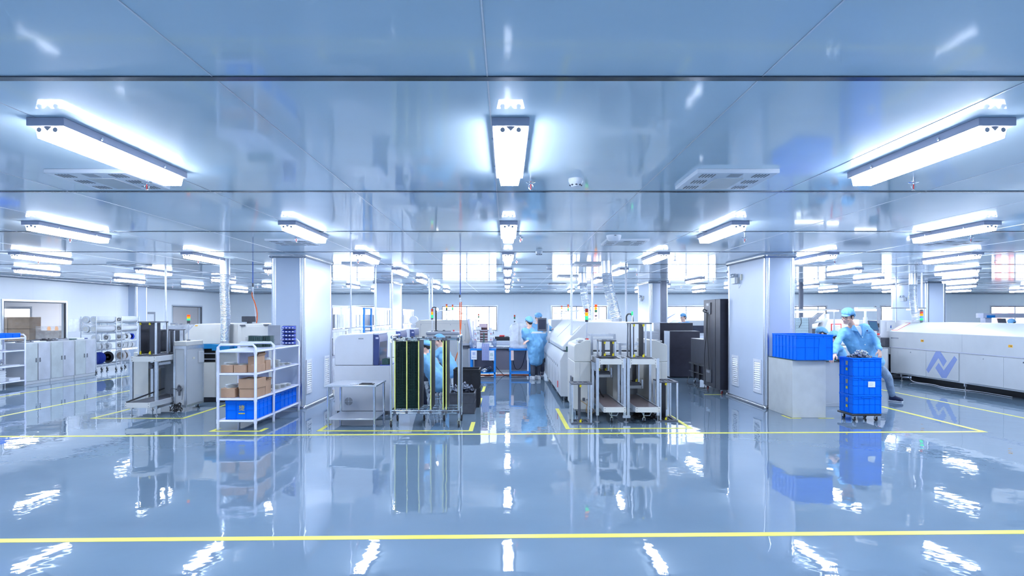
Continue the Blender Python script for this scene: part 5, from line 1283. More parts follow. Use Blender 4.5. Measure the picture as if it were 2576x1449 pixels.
tag(MB().tube(curve([(5.80, 11.2, .82), (5.93, 11.18, .81), (5.95, 11.16, .70), (5.94, 11.15, .5)]), .008, 6).build('grey_cable', M['grey'], None), 'thin grey cable hanging over the teal bench edge', 'cable')
crate('blue crate on the floor beneath the seated worker by the bench', 5.96, 6.3, 11.34, 11.70, 0, .36, M['blue'])
stool('round stool under the worker seated by the teal bench', 6.42, 11.85, .46); stool('round stool under the worker seated farther along the bench', 6.62, 12.95, .46)

# ------------------------------------------------------------------ equipment behind the plinth
t = thing('pegboard_cabinet', 'grey green perforated cabinet behind the plinth crate', 'cabinet', (6.0, 12.55, 0))
B('body', M['pale'], t, 5.78, 6.06, 12.45, 12.75, .02, 1.55); B('edge_post', M['alud'], t, 6.06, 6.12, 12.43, 12.78, .02, 1.56)
pgm = mat('perforated green grey board', (.42, .52, .54), .5, 0, .04, 9); B('perforated_front', pgm, t, 5.79, 6.055, 12.44, 12.45, .9, 1.54, bevel=0)
m = MB()
for i in range(8):
    for j in range(7): m.box(5.81+.032*i, 5.82+.032*i, 12.438, 12.441, 1.17+.055*j, 1.178+.055*j)
m.build('peg_holes', M['dgrey'], t)
tag(MB().tube(curve([(5.89, 12.42, 1.55), (5.89, 12.40, 1.45), (5.86, 12.41, 1.38), (5.85, 12.41, 1.35)]), .006, 6).build('black_lead', M['rubber'], None), 'short black lead hanging on the perforated cabinet', 'cable')
t = thing('bench_lamp_frame', 'overhead tube light rail on thin posts above the inspection bench', 'bench lamp', (6.6, 13.2, 0))
for x in (6.14, 7.02): MB().cyl((x, 13.3, 0), (x, 13.3, 1.74), .014, n=8).build('post', M['alu'], t)
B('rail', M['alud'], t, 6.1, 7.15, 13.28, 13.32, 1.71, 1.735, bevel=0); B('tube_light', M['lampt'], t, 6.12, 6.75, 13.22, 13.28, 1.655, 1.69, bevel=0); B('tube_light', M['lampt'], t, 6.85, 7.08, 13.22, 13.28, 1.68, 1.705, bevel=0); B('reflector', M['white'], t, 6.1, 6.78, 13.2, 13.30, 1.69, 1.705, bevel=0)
t = thing('inspection_bench', 'long pale bench behind the plinth carrying small machines', 'bench', (7, 13.6, 0))
B('tabletop', M['pale'], t, 7.0, 7.75, 13.5, 14.2, .86, .90)
for x in (7.05, 7.70):
    for y in (13.55, 14.15): B('leg', M['alu'], t, x-.02, x+.02, y-.02, y+.02, 0, .86)
t = thing('tilted_arm_machine', 'grey machine with slanted support arm and tilted panel behind the plinth crate', 'machine', (6.7, 13.5, 0))
MB().prism([(6.49, 1.385), (6.49, 1.47), (6.78, 1.70), (6.86, 1.69), (6.86, 1.67), (6.56, 1.385)], 'y', 13.36, 13.42).build('slanted_arm', M['alud'], t, bevel=.004)
B('cabinet', M['pale'], t, 6.50, 6.93, 13.36, 13.9, .02, 1.19)
B('dark_body', M['dgrey'], t, 6.52, 6.80, 13.34, 13.7, 1.19, 1.31); MB().prism([(6.52, 1.39), (6.52, 1.41), (6.8, 1.49), (6.8, 1.45)], 'y', 13.4, 13.7).build('lid', M['pale'], t); B('lid_post', M['alud'], t, 6.53, 6.56, 13.6, 13.63, 1.31, 1.40)
MB().prism([(6.76, 1.31), (6.86, 1.535), (6.92, 1.515), (6.83, 1.28)], 'y', 13.34, 13.55).build('tilted_panel', M['white'], t, bevel=.005)
t = thing('document_machine', 'pale machine with red framed document above the bent over worker', 'machine', (7.9, 15, 0))
MB().prism([(7.3, .9), (7.3, 1.33), (7.75, 1.50), (8.3, 1.50), (8.3, .9)], 'y', 14.6, 15.4).build('hood', M['white'], t, bevel=.01); B('cabinet', M['pale'], t, 7.3, 8.3, 14.6, 15.4, .02, .89)
f_ = B('document_frame', M['red'], t, 7.63, 7.87, 14.585, 14.60, 1.10, 1.40, bevel=0); B('document', M['paper'], f_, 7.65, 7.85, 14.58, 14.586, 1.12, 1.38, bevel=0)
m = MB()
for k in range(7): m.box(7.67, 7.83-.03*(k % 3), 14.578, 14.581, 1.15+.03*k, 1.156+.03*k)
m.build('print_lines', M['grey'], f_); B('status_box', M['white'], t, 7.55, 7.62, 14.65, 14.75, 1.50, 1.63)
t = thing('tube_desk_lamp', 'white tube desk lamp on a thick pale post beside the leaning worker', 'lamp', (8.2, 14.2, 0))
B('reflector', M['white'], t, 7.98, 8.40, 14.1, 14.25, 1.735, 1.78); B('tube_light', M['lampt'], t, 7.96, 8.42, 14.12, 14.2, 1.70, 1.735, bevel=0); MB().cyl((8.18, 14.15, 0), (8.18, 14.15, 1.70), .025, n=12).cyl((8.18, 14.15, 1.35), (8.18, 14.15, 1.55), .045, n=12).build('post', M['white'], t)
MB().ball((8.40, 14.15, 1.79), (.03, .03, .02)).build('knuckle', M['dgrey'], t)
t = thing('white_control_cabinet', 'white control cabinet with wall sheet behind the blue screen monitor', 'cabinet', (9.0, 16, 0))
B('body', M['white'], t, 8.6, 10.4, 15.92, 16.6, .02, 1.47, bevel=.01); sh = B('instruction_sheet', M['paper'], t, 9.74, 9.96, 15.90, 15.92, 1.18, 1.42, bevel=0); MB().prism([(9.83, 1.27), (9.86, 1.27), (9.858, 1.33), (9.845, 1.35), (9.835, 1.32)], 'y', 15.896, 15.90).build('blue_figure', M['inkb'], sh)
t = thing('blue_screen_monitor', 'tilted monitor showing a blue scope screen on a grey mast', 'monitor', (9.0, 15.2, 1.2))
MB().prism([(8.83, 1.475), (9.04, 1.465), (9.10, 1.205), (8.89, 1.225)], 'y', 15.15, 15.19).build('screen_housing', M['dgrey'], t, bevel=.004)
sc = MB().prism([(8.842, 1.46), (9.03, 1.452), (9.08, 1.235), (8.895, 1.25)], 'y', 15.146, 15.151).build('screen', M['scrn'], t)
m = MB()
for k in range(7): z = 1.43-.027*k; x = 8.852+.0075*k; m.prism([(x, z), (x+.17, z-.007), (x+.17, z-.013), (x, z-.007)], 'y', 15.144, 15.147)
m.build('trace_lines', lit('green traces', (.05, .32, .40), .8), sc)
B('mast', M['grey'], t, 9.11, 9.16, 15.2, 15.27, .80, 1.78); B('bracket', M['black'], t, 9.06, 9.12, 15.18, 15.24, 1.30, 1.40); B('control_pad', M['white'], t, 8.92, 9.08, 15.05, 15.25, 1.10, 1.15); MB().cyl((9.0, 15.04, 1.14), (9.0, 15.0, 1.14), .025, n=12).build('stop_button', M['red'], t)
B('base_plate', M['grey'], t, 9.0, 9.25, 15.1, 15.35, .78, .80); B('pedestal', M['pale'], t, 8.95, 9.28, 15.1, 15.4, 0, .78)
t = thing('lamp_rail', 'thin overhead rail with lit tubes over the end of the long grey oven', 'bench lamp', (9.6, 15.6, 0))
B('rail', M['alud'], t, 9.0, 10.55, 15.6, 15.63, 1.77, 1.79, bevel=0); B('tube_light', M['lampt'], t, 10.05, 10.45, 15.55, 15.6, 1.73, 1.755, bevel=0); MB().cyl((9.8, 15.62, 1.42), (9.8, 15.62, 1.77), .012).cyl((10.3, 15.62, 1.42), (10.3, 15.62, 1.77), .012).build('rail_post', M['alu'], t)

# ------------------------------------------------------------------ long grey oven
lo = thing('long_oven', 'long pale grey oven with blue zigzag emblem along the far side', 'oven', (10.4, 12, 0)); LX, LA, LB = 9.6, 7.6, 15.57
MB().prism([(LX, .81), (LX, 1.195), (LX+.42, 1.425), (LX+1.6, 1.425), (LX+1.6, .81)], 'y', LA, LB).build('hood', M['pale'], lo, bevel=.008)
MB().box(LX+.02, LX+1.6, LA, LB-.02, .16, .80).build('lower_body', M['pale'], lo, bevel=.006)
MB().box(LX-.002, LX+1.6, LA, LB-.01, .80, .812).build('edge_rail', M['lilac'], lo); MB().box(LX+.3, LX+1.5, LA+.1, LB-.4, 0, .15).build('shadow_plinth', M['black'], lo)  # black block under the oven also stands in for its shadow
m = MB()
for y in (13.08, 10.3): m.box(LX-.001, LX+.003, y-.003, y+.003, .82, 1.195); m.prism([(LX-.001, 1.195), (LX+.42, 1.427), (LX+.42, 1.422), (LX+.003, 1.190)], 'y', y-.003, y+.003)
m.build('hood_seam', M['grey'], lo)
DOORS = [(14.2, 15.22), (13.18, 14.195), (11.985, 12.94), (11.0, 11.98), (9.85, 10.75), (8.9, 9.845)]
for k, (a, b) in enumerate(DOORS):
    d = B('access_door', M['pale'], lo, LX-.004, LX+.02, a, b, .195, .785, bevel=.004)
    MB().cyl((LX-.012, (a+b)/2+.02, .72), (LX-.004, (a+b)/2+.02, .72), .014, n=10).build('lock', M['chrome'], d)
    if k == 1:
        def pl(zx, zy):
            px = 2160+zx/3.916; Y = LX*F/(px-CX); return (Y, Z(660+zy/3.916, Y))
        MB().prism([pl(*q) for q in ((668, 1058), (762, 877), (806, 877), (870, 973), (836, 1028), (788, 942), (690, 1090))], 'x', LX-.0055, LX-.003).build('zigzag_emblem', M['logo'], d, smooth=False)
        MB().prism([pl(*q) for q in ((757, 1040), (790, 990), (840, 1066), (945, 922), (974, 957), (866, 1140), (822, 1140))], 'x', LX-.0055, LX-.003).build('zigzag_emblem', M['logo'], d, smooth=False)
for y, z in ((14.33, 1.01), (11.82, 1.01), (9.5, 1.01)): s_ = B('warning_sticker', M['warn'], lo, LX-.002, LX+.001, y-.05, y+.05, z-.025, z+.025, bevel=0); MB().box(LX-.003, LX, y-.03, y-.005, z-.01, z+.01).box(LX-.003, LX, y+.01, y+.035, z+.002, z+.008).build('print', M['inkk'], s_)
def on_slope(a, b, f0, f1, off): return [(LX+.42*f0-off, 1.195+.23*f0+off*.5), (LX+.42*f1-off, 1.195+.23*f1+off*.5), (LX+.42*f1-off-.003, 1.195+.23*f1+off*.5+.003), (LX+.42*f0-off-.003, 1.195+.23*f0+off*.5+.003)]
dfr = MB().prism(on_slope(0, 0, .12, .92, .001), 'y', 15.33, 15.55).build('document_frame', M['red'], lo); MB().prism(on_slope(0, 0, .16, .88, .004), 'y', 15.35, 15.53).build('document', M['paper'], dfr)
for y in (15.15, 13.05, 11.0, 9.0): foot(lo, LX+.05, y, .17, .035); MB().box(LX+.03, LX+.07, y-.02, y+.02, .10, .17).build('foot_block', M['alu'], lo); foot(lo, LX+1.5, y, .17, .03)
ec = MB().box(9.52, 10.6, LB+.01, 15.88, .62, .80).build('end_conveyor', M['pale'], lo, bevel=.006); B('dark_entry_box', M['dgrey'], lo, 9.50, 9.75, LB+.01, 15.88, .815, 1.03); MB().box(9.56, 9.60, LB+.02, 15.88, .10, .62).box(9.56, 10.5, LB+.02, 15.88, .08, .12).box(9.96, 10.0, LB+.02, 15.88, .1, .62).build('end_frame', M['pale'], lo)
B('open_bay', M['dgrey'], lo, 9.70, 10.5, LB+.05, 15.83, .13, .60); B('power_unit', M['black'], lo, 9.64, 9.69, LB+.04, 15.78, .15, .28)
B('slot', M['alud'], lo, LX-.003, LX, 15.2, 15.5, 1.02, 1.05, bevel=0)
beacon(lo, 10.03, 15.0, 1.42, 1.445, .30, ['k', 'r', 'A', 'b', 'G'], r=.034)
tag(MB().tube(curve([(9.9, 15.3, .13), (9.7, 14.8, .02), (9.75, 14.2, .015), (9.62, 13.6, .015), (9.8, 12.8, .015), (9.78, 12, .015)]), .008, 6).build('white_cable', M['white'], None), 'white cable lying under the long grey oven', 'cable')
duct('silver foil duct rising from the long grey oven end', [(10.02, 15.3, 2.36), (10.02, 15.3, 2.05), (10.05, 15.3, 1.75), (10.10, 15.3, 1.493)], .087, (10.02, 15.3, H))
# behind the long oven
t = thing('overhead_gantry', 'pale blue horizontal gantry beam behind the long grey oven', 'machine', (15, 19, 0))
B('beam', M['lilac'], t, 14.6, 17.5, 19, 19.3, 1.52, 1.66); B('blue_end', M['bluefr'], t, 14.7, 14.95, 18.98, 19.0, 1.52, 1.60); B('table', M['pale'], t, 14.6, 17.5, 19, 19.8, .7, .95); B('column', M['lilac'], t, 14.7, 14.9, 19.05, 19.25, .95, 1.52); B('column', M['lilac'], t, 17.2, 17.4, 19.05, 19.25, .95, 1.52)
for x in (14.7, 17.4): B('leg', M['pale'], t, x-.05, x+.05, 19.1, 19.7, 0, .7)
t = thing('monitor', 'dark monitor behind the long grey oven before the last window', 'monitor', (13.8, 17.4, 0)); MB().prism([(13.76, 1.51), (13.98, 1.51), (14.03, 1.32), (13.81, 1.32)], 'y', 17.38, 17.42).build('screen_housing', M['dgrey'], t); B('stand', M['dgrey'], t, 13.87, 13.93, 17.38, 17.44, .95, 1.35); B('desk', M['pale'], t, 13.5, 14.05, 17.1, 17.7, .9, .95)
for x in (13.55, 14.0): B('leg', M['alu'], t, x-.02, x+.02, 17.15, 17.65, 0, .9)
for k, (x, y) in enumerate(((12.2, 21.5), (6.5, 21.0), (8.3, 22.5))):
    t = thing('far_machine', 'pale boxy machine far back, %s' % ('before the outer pillar', 'behind the black cabinets', 'behind the leaning worker')[k], 'machine', (x, y, 0))
    B('cabinet', M['white'], t, x-.8, x+.8, y, y+1.2, .05, .9); MB().prism([(x-.75, .9), (x-.75, 1.3), (x-.55, 1.42), (x+.75, 1.42), (x+.75, .9)], 'y', y+.02, y+1.2).build('hood', M['pale'], t, bevel=.01); B('base', M['black'], t, x-.75, x+.75, y+.05, y+1.1, 0, .05); B('window', M['screen'], t, x-.5, x+.4, y+.01, y+.02, 1.0, 1.25, bevel=0)
t = thing('swing_lamp', 'pale magnifier arm lamp before the window behind the black cabinets', 'lamp', (5.3, 20.5, 0))
MB().cyl((5.2, 20.5, 0), (5.2, 20.5, 1.5), .02).build('post', M['alu'], t); MB().prism([(5.2, 1.40), (5.2, 1.47), (5.55, 1.66), (5.62, 1.66)], 'y', 20.48, 20.53).build('arm', M['lilac'], t); B('tube_light', M['lampt'], t, 5.15, 5.9, 20.45, 20.55, 1.70, 1.72, bevel=0)
# ------------------------------------------------------------------ people
cl_tex = bpy.data.textures.new('cloth folds', 'CLOUDS'); cl_tex.noise_scale = .11; cl_tex.noise_depth = 2
def remesh(o, vox, smooth=4, folds=0.0):
    r = o.modifiers.new('remesh', 'REMESH'); r.mode = 'VOXEL'; r.voxel_size = vox; r.use_smooth_shade = True
    if smooth: s = o.modifiers.new('smooth', 'SMOOTH'); s.factor = .5; s.iterations = smooth
    if folds:
        d = o.modifiers.new('folds', 'DISPLACE'); d.texture = cl_tex; d.strength = folds; d.mid_level = .5; d.texture_coords = 'LOCAL'
    return o
def V(*a): return Vector(a)
def hand(m, wrist, fdir, palm_n, side, curl=.5, s=1.08):
    """palm with four bent fingers and a thumb; fdir towards the finger tips, palm_n out of the palm, side = direction of the thumb"""
    f = V(*fdir).normalized(); n = V(*palm_n); n = (n-f*n.dot(f)).normalized(); t = f.cross(n)
    if t.dot(V(*side)) < 0: t = -t
    w = V(*wrist); k = w+f*.09*s
    for a in (-.028, -.010, .008, .026): m.caps(w+t*a*.7*s, k+t*a*s, .014*s, .0125*s, 8)
    for a, L in ((-.033, .060), (-.011, .074), (.011, .080), (.033, .072)):
        b = k+t*a*s; c1 = .35*curl; c2 = .9*curl
        p1 = b+(f*math.cos(c1)+n*math.sin(c1))*L*.5*s; p2 = p1+(f*math.cos(c1+c2)+n*math.sin(c1+c2))*L*.5*s
        m.caps(b, p1, .0095*s, .0085*s, 8); m.caps(p1, p2, .0085*s, .007*s, 8)
    b = w+f*.025*s+t*.024*s; p1 = b+(f*.6+t*.75+n*.25).normalized()*.042*s; p2 = p1+(f*.9+t*.2+n*.45).normalized()*.034*s
    m.caps(b, p1, .014*s, .011*s, 8); m.caps(p1, p2, .011*s, .008*s, 8)
def person(label, P, trous='trous', shoes='shoe', vox=.0055, cvox=.013, glasses=False, cap_brim=True, hs=1.0, tee=False, cat='person', group=None):
    g = lambda k: V(*P[k])
    t = thing('person', label, cat, (P['pelvis'][0], P['pelvis'][1], 0), group)
    c = g('head'); f = V(*P['f']).normalized(); u = V(*P['u']); u = (u-f*u.dot(f)).normalized(); s_ = f.cross(u)
    R = Matrix((s_, f, u)).transposed()
    S = lambda *r: tuple(a_*hs for a_ in r)
    L = lambda x, y, z: c+R @ (V(x, y, z)*hs)              # head frame: x to the side, y forward, z up
    b = MB()
    b.ball(L(0, -.012, .035), S(.074, .093, .082), 20, 14, R); b.ball(L(0, .018, -.035), S(.060, .070, .078), 18, 12, R)
    b.ball(L(0, .05, -.092), S(.030, .030, .022), 12, 8, R); b.ball(L(0, .066, .014), S(.052, .020, .022), 12, 8, R)
    for q in (-1, 1):
        b.ball(L(q*.040, .050, -.028), S(.024, .030, .026), 12, 8, R); b.ball(L(q*.077, -.012, -.012), S(.010, .020, .032), 12, 8, R); b.ball(L(q*.011, .090, -.038), S(.009, .010, .008), 8, 6, R)
        b.caps(L(q*.052, 0, -.06), L(q*.020, .055, -.098), .022, .018, 8)
    b.caps(L(0, .080, .006), L(0, .100, -.034), .0085, .0125, 10)
    b.ball(L(0, .080, -.061), S(.024, .010, .0055), 12, 8, R); b.ball(L(0, .078, -.071), S(.020, .010, .006), 12, 8, R)
    b.caps(L(0, -.025, -.04), g('neck'), .050, .058, 14)
    ch = g('neck').lerp(g('pelvis'), .35)
    b.caps(g('neck'), ch, .055, .09, 12); b.caps(ch, g('pelvis'), .09, .10, 12)
    for q in 'LR':
        b.caps(g('neck').lerp(g('sh'+q), .3), g('sh'+q), .045, .045); b.caps(g('sh'+q), g('el'+q), .042, .034); b.caps(g('el'+q), g('wr'+q), .034, .025)
        b.caps(g('pelvis'), g('hip'+q), .08, .075); b.caps(g('hip'+q), g('kn'+q), .07, .05); b.caps(g('kn'+q), g('an'+q), .05, .035); b.caps(g('an'+q), g('to'+q).lerp(g('an'+q), .3), .03, .025)
        h = P['hand'+q]; hand(b, P['wr'+q], h[0], h[1], h[2], h[3])
    body = remesh(b.build('body', M['skin'], t), vox, 2)
    # face details and hair
    for q in (-1, 1):
        MB().ball(L(q*.030, .0755, .000), S(.0125, .006, .0042), 10, 6, R).build('eye', M['paper'], t); MB().ball(L(q*.030, .0805, .000), S(.0055, .003, .005), 8, 6, R).build('iris', M['hair'], t)
        MB().caps(L(q*.014, .088, .017), L(q*.046, .077, .020), .0035, .003, 6).build('eyebrow', M['hair'], t)
    MB().ball(L(0, .0875, -.0655), S(.020, .005, .0055), 10, 6, R).build('lips', mat('lip skin', (.50, .22, .20), .45), t)
    h = MB(); h.ball(L(0, -.026, .036), S(.081, .093, .086), 18, 12, R)
    for q in (-1, 1): h.caps(L(q*.072, .03, .035), L(q*.074, .012, -.012), .010, .006, 8)
    h.ball(L(0, -.068, -.03), S(.062, .040, .055), 14, 8, R); h.build('hair', M['hair'], t)
    # cap
    def capfn(a, b_):
        an = 2*PI*a; th = PI*.5*min(1, b_*1.25); ca, sa = math.cos(an), math.sin(an)
        pl = 1+.05*noise.noise(V(ca*3, sa*3, b_*3+c.x))+.03*math.cos(an*13)*math.sin(th)**2
        bk = max(0, -sa)
        x = .099*math.sin(th)**.8*ca*pl; y = (.104+.022*bk)*math.sin(th)**.8*sa*pl-.022; z = .060+.083*math.cos(th)*pl
        z -= bk*.085*math.sin(th)**2
        if b_ > .8:
            q = (b_-.8)/.2; k = 1-.20*q*(1 if sa > -.3 else .9); x *= k; y = (y+.022)*k-.022; z -= .022*q
        return L(x, y, z)
    m = MB().grid(capfn, 52, 24); o = m.build('cap', M['cloth'], t)
    if cap_brim:
        m = MB(); ns = 12; P2 = []
        for k in range(ns+1):
            a = math.radians(30+120*k/ns); s1 = math.sin(a); w1 = max(0, math.sin(math.radians(180*k/ns)))**.5
            P2.append((L(.083*math.cos(a), .086*s1-.008, .055), L((.083+.006*w1)*math.cos(a), (.086+.030*w1)*s1-.006, .042-.004*w1), L((.083+.006*w1)*math.cos(a), (.086+.030*w1)*s1-.006, .038-.004*w1), L(.083*math.cos(a), .084*s1-.008, .046)))
        vs = [p for r4 in P2 for p in r4]; fs = [(4*k+j, 4*k+(j+1) % 4, 4*k+4+(j+1) % 4, 4*k+4+j) for k in range(ns) for j in range(4)]+[(0, 1, 2, 3), (4*ns, 4*ns+1, 4*ns+2, 4*ns+3)]
        m.add(vs, fs).build('cap_brim', M['cloth'], t)
    # coat
    m = MB(); pe = g('pelvis'); nk = g('neck'); hem = P['hem']
    m.caps(nk+(pe-nk)*.13, ch, .092, .135, 16); m.caps(ch, pe, .135, .15, 16)
    for q in 'LR':
        o_ = (g('sh'+q)-nk); hip = g('hip'+q)
        m.caps(nk.lerp(g('sh'+q), .45)+V(0, 0, -.03), g('sh'+q), .070, .075); m.caps(g('sh'+q).lerp(nk, .3)+V(0, 0, -.07), hip+(hip-pe)*.35, .105, .125, 16)
        hm = V(*hem[q]); m.caps(hip+(hip-pe)*.3, hm, .13, .125, 16)
        m.caps(g('sh'+q), g('el'+q), .074, .060); m.caps(g('el'+q), g('wr'+q).lerp(g('el'+q), .10), .060, .046)
    m.caps(pe, (V(*hem['L'])+V(*hem['R']))/2, .15, .14, 16)
    remesh(m.build('coat', M['cloth'], t), cvox, 4, .042)
    # trousers, shoes
    m = MB()
    for q in 'LR': m.caps(g('hip'+q), g('kn'+q), .092, .072); m.caps(g('kn'+q), g('an'+q)+(g('kn'+q)-g('an'+q)).normalized()*.04, .072, .060)
    m.caps(pe, g('hipL'), .10, .09); m.caps(pe, g('hipR'), .10, .09)
    remesh(m.build('trousers', M[trous], t), cvox, 4, .025)
    for q in 'LR':
        a = g('an'+q); to = g('to'+q); d = to-a; d.z = 0; d.normalize()
        z0 = min(a.z-.05, to.z-.03); m = MB(); m.caps(a+V(0, 0, .005), a-d*.02+V(0, 0, -.045), .048, .042, 12); m.caps(a+d*.01+V(0, 0, -.02), V(to.x, to.y, to.z+.005), .046, .038, 12); m.caps(a-d*.03+V(0, 0, -.05), a+d*.05+V(0, 0, -.04), .035, .038, 12)
        remesh(m.build('shoe', M[shoes], t), .008, 3)
        so = MB(); sd = V(-d.y, d.x, 0)
        so.prism([tuple((a-d*.06+sd*.028)[:2]), tuple((a-d*.06-sd*.028)[:2]), tuple((a+d*.08-sd*.042)[:2]), tuple((to+d*.03-sd*.025)[:2]), tuple((to+d*.03+sd*.025)[:2]), tuple((a+d*.08+sd*.042)[:2])], 'z', max(.001, to.z-.04), max(.001, to.z-.04)+.02)
        so.build('shoe_sole', M['sole'], t)
    return t, L, R
UP = (0, 0, 1)
# the leaning worker
man, L, R = person('person in light blue coat and cap with glasses, leaning over beside the blue crates', dict(
    head=(5.99, 10.90, 1.575), f=(-.84, -.48, -.26), u=(.12, -.12, 1), neck=(6.13, 11.0, 1.40), pelvis=(6.50, 11.2, .88),
    shL=(6.36, 11.0, 1.385), shR=(5.965, 10.98, 1.305), elL=(6.545, 10.98, 1.14), elR=(5.74, 10.80, 1.10), wrL=(6.46, 10.76, .995), wrR=(5.62, 10.62, .93),
    hipL=(6.60, 11.22, .84), hipR=(6.42, 11.18, .84), knL=(6.98, 11.36, .47), knR=(6.33, 10.98, .46), anL=(7.15, 11.50, .10), anR=(6.28, 11.05, .09), toL=(7.22, 11.36, .045), toR=(6.24, 10.88, .04),
    handL=((.05, -.15, -1), (-.35, .9, 0), (-.9, -.35, 0), .7), handR=((-.6, -.3, -.6), (0, 0, -1), (0, -1, 0), .6), hem=dict(L=(6.70, 11.22, .76), R=(6.46, 11.18, .78))), trous='jeans', vox=.0045, hs=1.1)
gl = MB()
for q in (-1, 1): gl.tube([L(q*.030+.022*math.cos(2*PI*k/16), .098-.004*abs(math.cos(2*PI*k/16)), -.003+.017*math.sin(2*PI*k/16)) for k in range(17)], .0022, 6); gl.tube([L(q*.052, .094, .004), L(q*.078, .04, .004), L(q*.080, -.01, .0)], .002, 6)
gl.tube([L(-.009, .098, 0), L(0, .103, .003), L(.009, .098, 0)], .002, 6); gl.build('glasses', M['hair'], man)
# collar, undershirt, buttons and chest emblem
fr_n = Vector((-.1, -1, .25)).normalized()
MB().prism([(6.075, 1.41), (6.185, 1.41), (6.215, 1.33), (6.20, 1.22), (6.12, 1.33)], 'y', 10.835, 10.90).build('undershirt', M['tshirt'], man, bevel=.015)
co_ = MB(); co_.prism([(6.055, 1.43), (6.03, 1.38), (6.035, 1.33), (6.115, 1.315), (6.20, 1.20), (6.10, 1.36)], 'y', 10.80, 10.855).prism([(6.20, 1.43), (6.245, 1.40), (6.29, 1.37), (6.25, 1.345), (6.21, 1.20), (6.205, 1.34)], 'y', 10.80, 10.855); co_.build('collar', M['cloth'], man, bevel=.012)
pk = [(6.205, 10.80, 1.20), (6.27, 10.84, 1.06), (6.335, 10.90, .93), (6.40, 10.96, .80)]
for q in ((6.20, 10.815, 1.215), (6.265, 10.845, 1.085), (6.325, 10.895, .945)): MB().ball(q, (.011, .008, .011), 10, 6).build('button', M['paper'], man)
MB().lathe([(.010, 0), (.016, 0), (.016, .004), (.010, .004)], (6.285, 10.815, 1.33), 'y', 16).box(6.26, 6.34, 10.815, 10.819, 1.295, 1.301).box(6.275, 6.33, 10.815, 10.819, 1.282, 1.287).build('chest_emblem', M['navy'], man)

def seated(label, head, f, pelvis, hands, knee, feet, sd, hem_z=.36, **k):
    """a seated person; sd: unit vector to the person's left"""
    H_, p = V(*head), V(*pelvis); ff = V(*f); fl = V(f[0], f[1], 0).normalized(); s = V(*sd); nk = H_-ff.normalized()*.04+V(0, 0, -.155)
    P = dict(head=head, f=f, u=(f[0]*.3, f[1]*.3, 1), neck=nk, pelvis=p)
    for q, sg in (('L', 1), ('R', -1)):
        P['sh'+q] = nk+s*sg*.17+V(0, 0, -.05); w_ = V(*hands)+s*sg*.12; P['wr'+q] = w_; P['el'+q] = P['sh'+q].lerp(w_, .48)+s*sg*.05+V(0, 0, -.10)
        P['hand'+q] = ((fl.x, fl.y, -.3), (0, 0, -1), tuple(-s*sg), .6); P['hip'+q] = p+s*sg*.09; P['kn'+q] = V(*knee)+s*sg*.11; P['an'+q] = V(*feet)+s*sg*.10; P['to'+q] = V(*feet)+s*sg*.11+fl*.14+V(0, 0, -.045)
    P['hem'] = dict(L=p+s*.10-fl*.03+V(0, 0, -(p.z-hem_z)), R=p-s*.10-fl*.03+V(0, 0, -(p.z-hem_z)))
    return person(label, P, vox=.008, cvox=.016, **k)
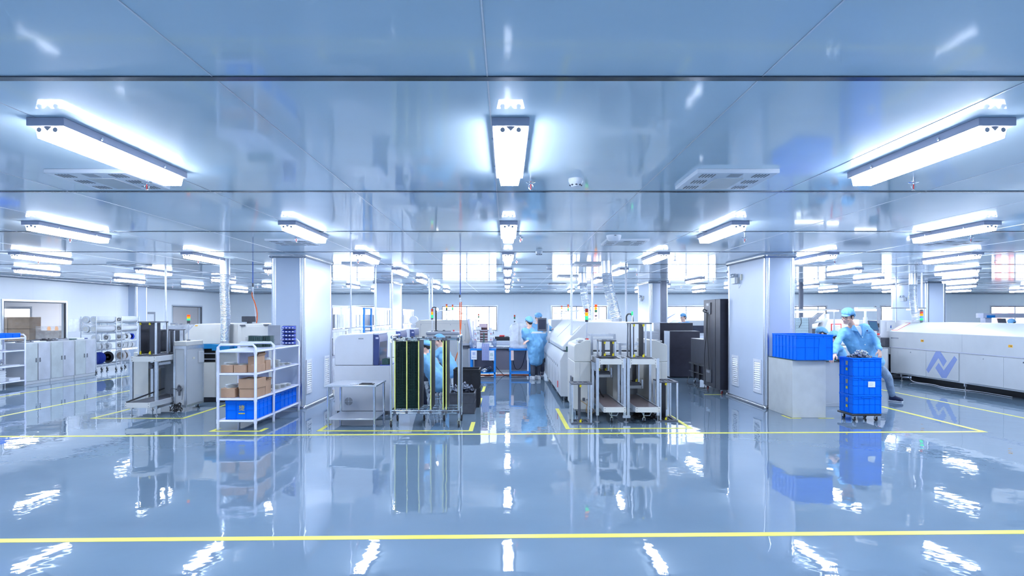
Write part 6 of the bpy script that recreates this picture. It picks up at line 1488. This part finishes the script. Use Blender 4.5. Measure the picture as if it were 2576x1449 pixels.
def standing(label, head, f, pelvis, wrL, wrR, sd, hem_z=.55, hl=None, hr=None, **k):
    H_, p = V(*head), V(*pelvis); fl = V(f[0], f[1], 0).normalized(); s = V(*sd); nk = H_-V(*f).normalized()*.03+V(0, 0, -.16)
    P = dict(head=head, f=f, u=(f[0]*.2, f[1]*.2, 1), neck=nk, pelvis=p)
    for q, sg, w_ in (('L', 1, wrL), ('R', -1, wrR)):
        w_ = V(*w_); P['sh'+q] = nk+s*sg*.18+V(0, 0, -.05); P['wr'+q] = w_; P['el'+q] = P['sh'+q].lerp(w_, .52)+s*sg*.05-fl*.05+V(0, 0, -.04)
        P['hand'+q] = ((w_-P['el'+q]).normalized(), (0, 0, -1), tuple(-s*sg), .6); P['hip'+q] = p+s*sg*.09; P['kn'+q] = V(p.x, p.y, .47)+s*sg*.09+fl*.03; P['an'+q] = V(p.x, p.y, .09)+s*sg*.09; P['to'+q] = P['an'+q]+fl*.14+V(0, 0, -.045)
    P['hem'] = dict(L=p+s*.07+V(0, 0, hem_z-p.z), R=p-s*.07+V(0, 0, hem_z-p.z))
    return person(label, P, vox=.008, cvox=.016, **k)
seated('person in blue coat hunched on a stool seen from behind between the trolley boards', (-1.43, 10.70, 1.06), (-.85, .25, -.45), (-1.20, 10.75, .55), (-1.70, 10.85, .86), (-1.58, 10.85, .52), (-1.48, 10.85, .09), (-.25, -.97, 0), .40)
seated('person in blue coat seated in profile behind the trolley, looking down', (-1.375, 12.6, 1.08), (-.93, -.15, -.35), (-1.16, 12.6, .57), (-1.58, 12.6, .88), (-1.52, 12.6, .54), (-1.40, 12.6, .09), (0, -1, 0), .46)
standing('person in long blue coat with back turned, bent to the blue benches', (.555, 15.40, 1.43), (-.35, .9, -.3), (.72, 15.42, .86), (.45, 15.70, 1.0), (.52, 15.20, .98), (-.75, -.66, 0), .47, cap_brim=False, shoes='sole')
standing('person in blue coat facing the camera behind the console monitor', (.835, 16.42, 1.525), (-.15, -.95, -.2), (.86, 16.48, .90), (1.20, 16.42, 1.24), (.72, 16.28, 1.0), (.98, -.15, 0), .5)
standing('person far back with a hand at the chin behind the black cabinets', (5.68, 20.0, 1.53), (-.8, -.5, -.1), (5.72, 20.05, .92), (5.62, 19.9, 1.33), (5.5, 19.95, 1.0), (.5, -.85, 0), .55)
seated('person seated behind the plinth crate, only the blue cap showing', (6.44, 12.72, 1.22), (-.9, .2, -.35), (6.62, 12.95, .55), (6.30, 12.95, .98), (6.40, 13.0, .52), (6.42, 13.0, .09), (-.1, -.99, 0), .40)
seated('person in blue coat seated at the teal bench behind the leaning worker', (6.22, 11.78, 1.165), (-.9, .15, -.45), (6.42, 11.85, .56), (5.86, 11.8, .93), (6.10, 11.85, .55), (6.14, 11.95, .09), (-.15, -.98, 0), .38)
seated('person behind the long grey oven, only a blue cap showing', (14.65, 18.0, 1.36), (-.8, -.4, -.3), (14.85, 18.1, .72), (14.42, 18.1, 1.02), (14.6, 18.1, .68), (14.6, 18.1, .2), (.3, -.95, 0), .5)
stool('tall stool behind the long grey oven', 14.85, 18.1, .64)
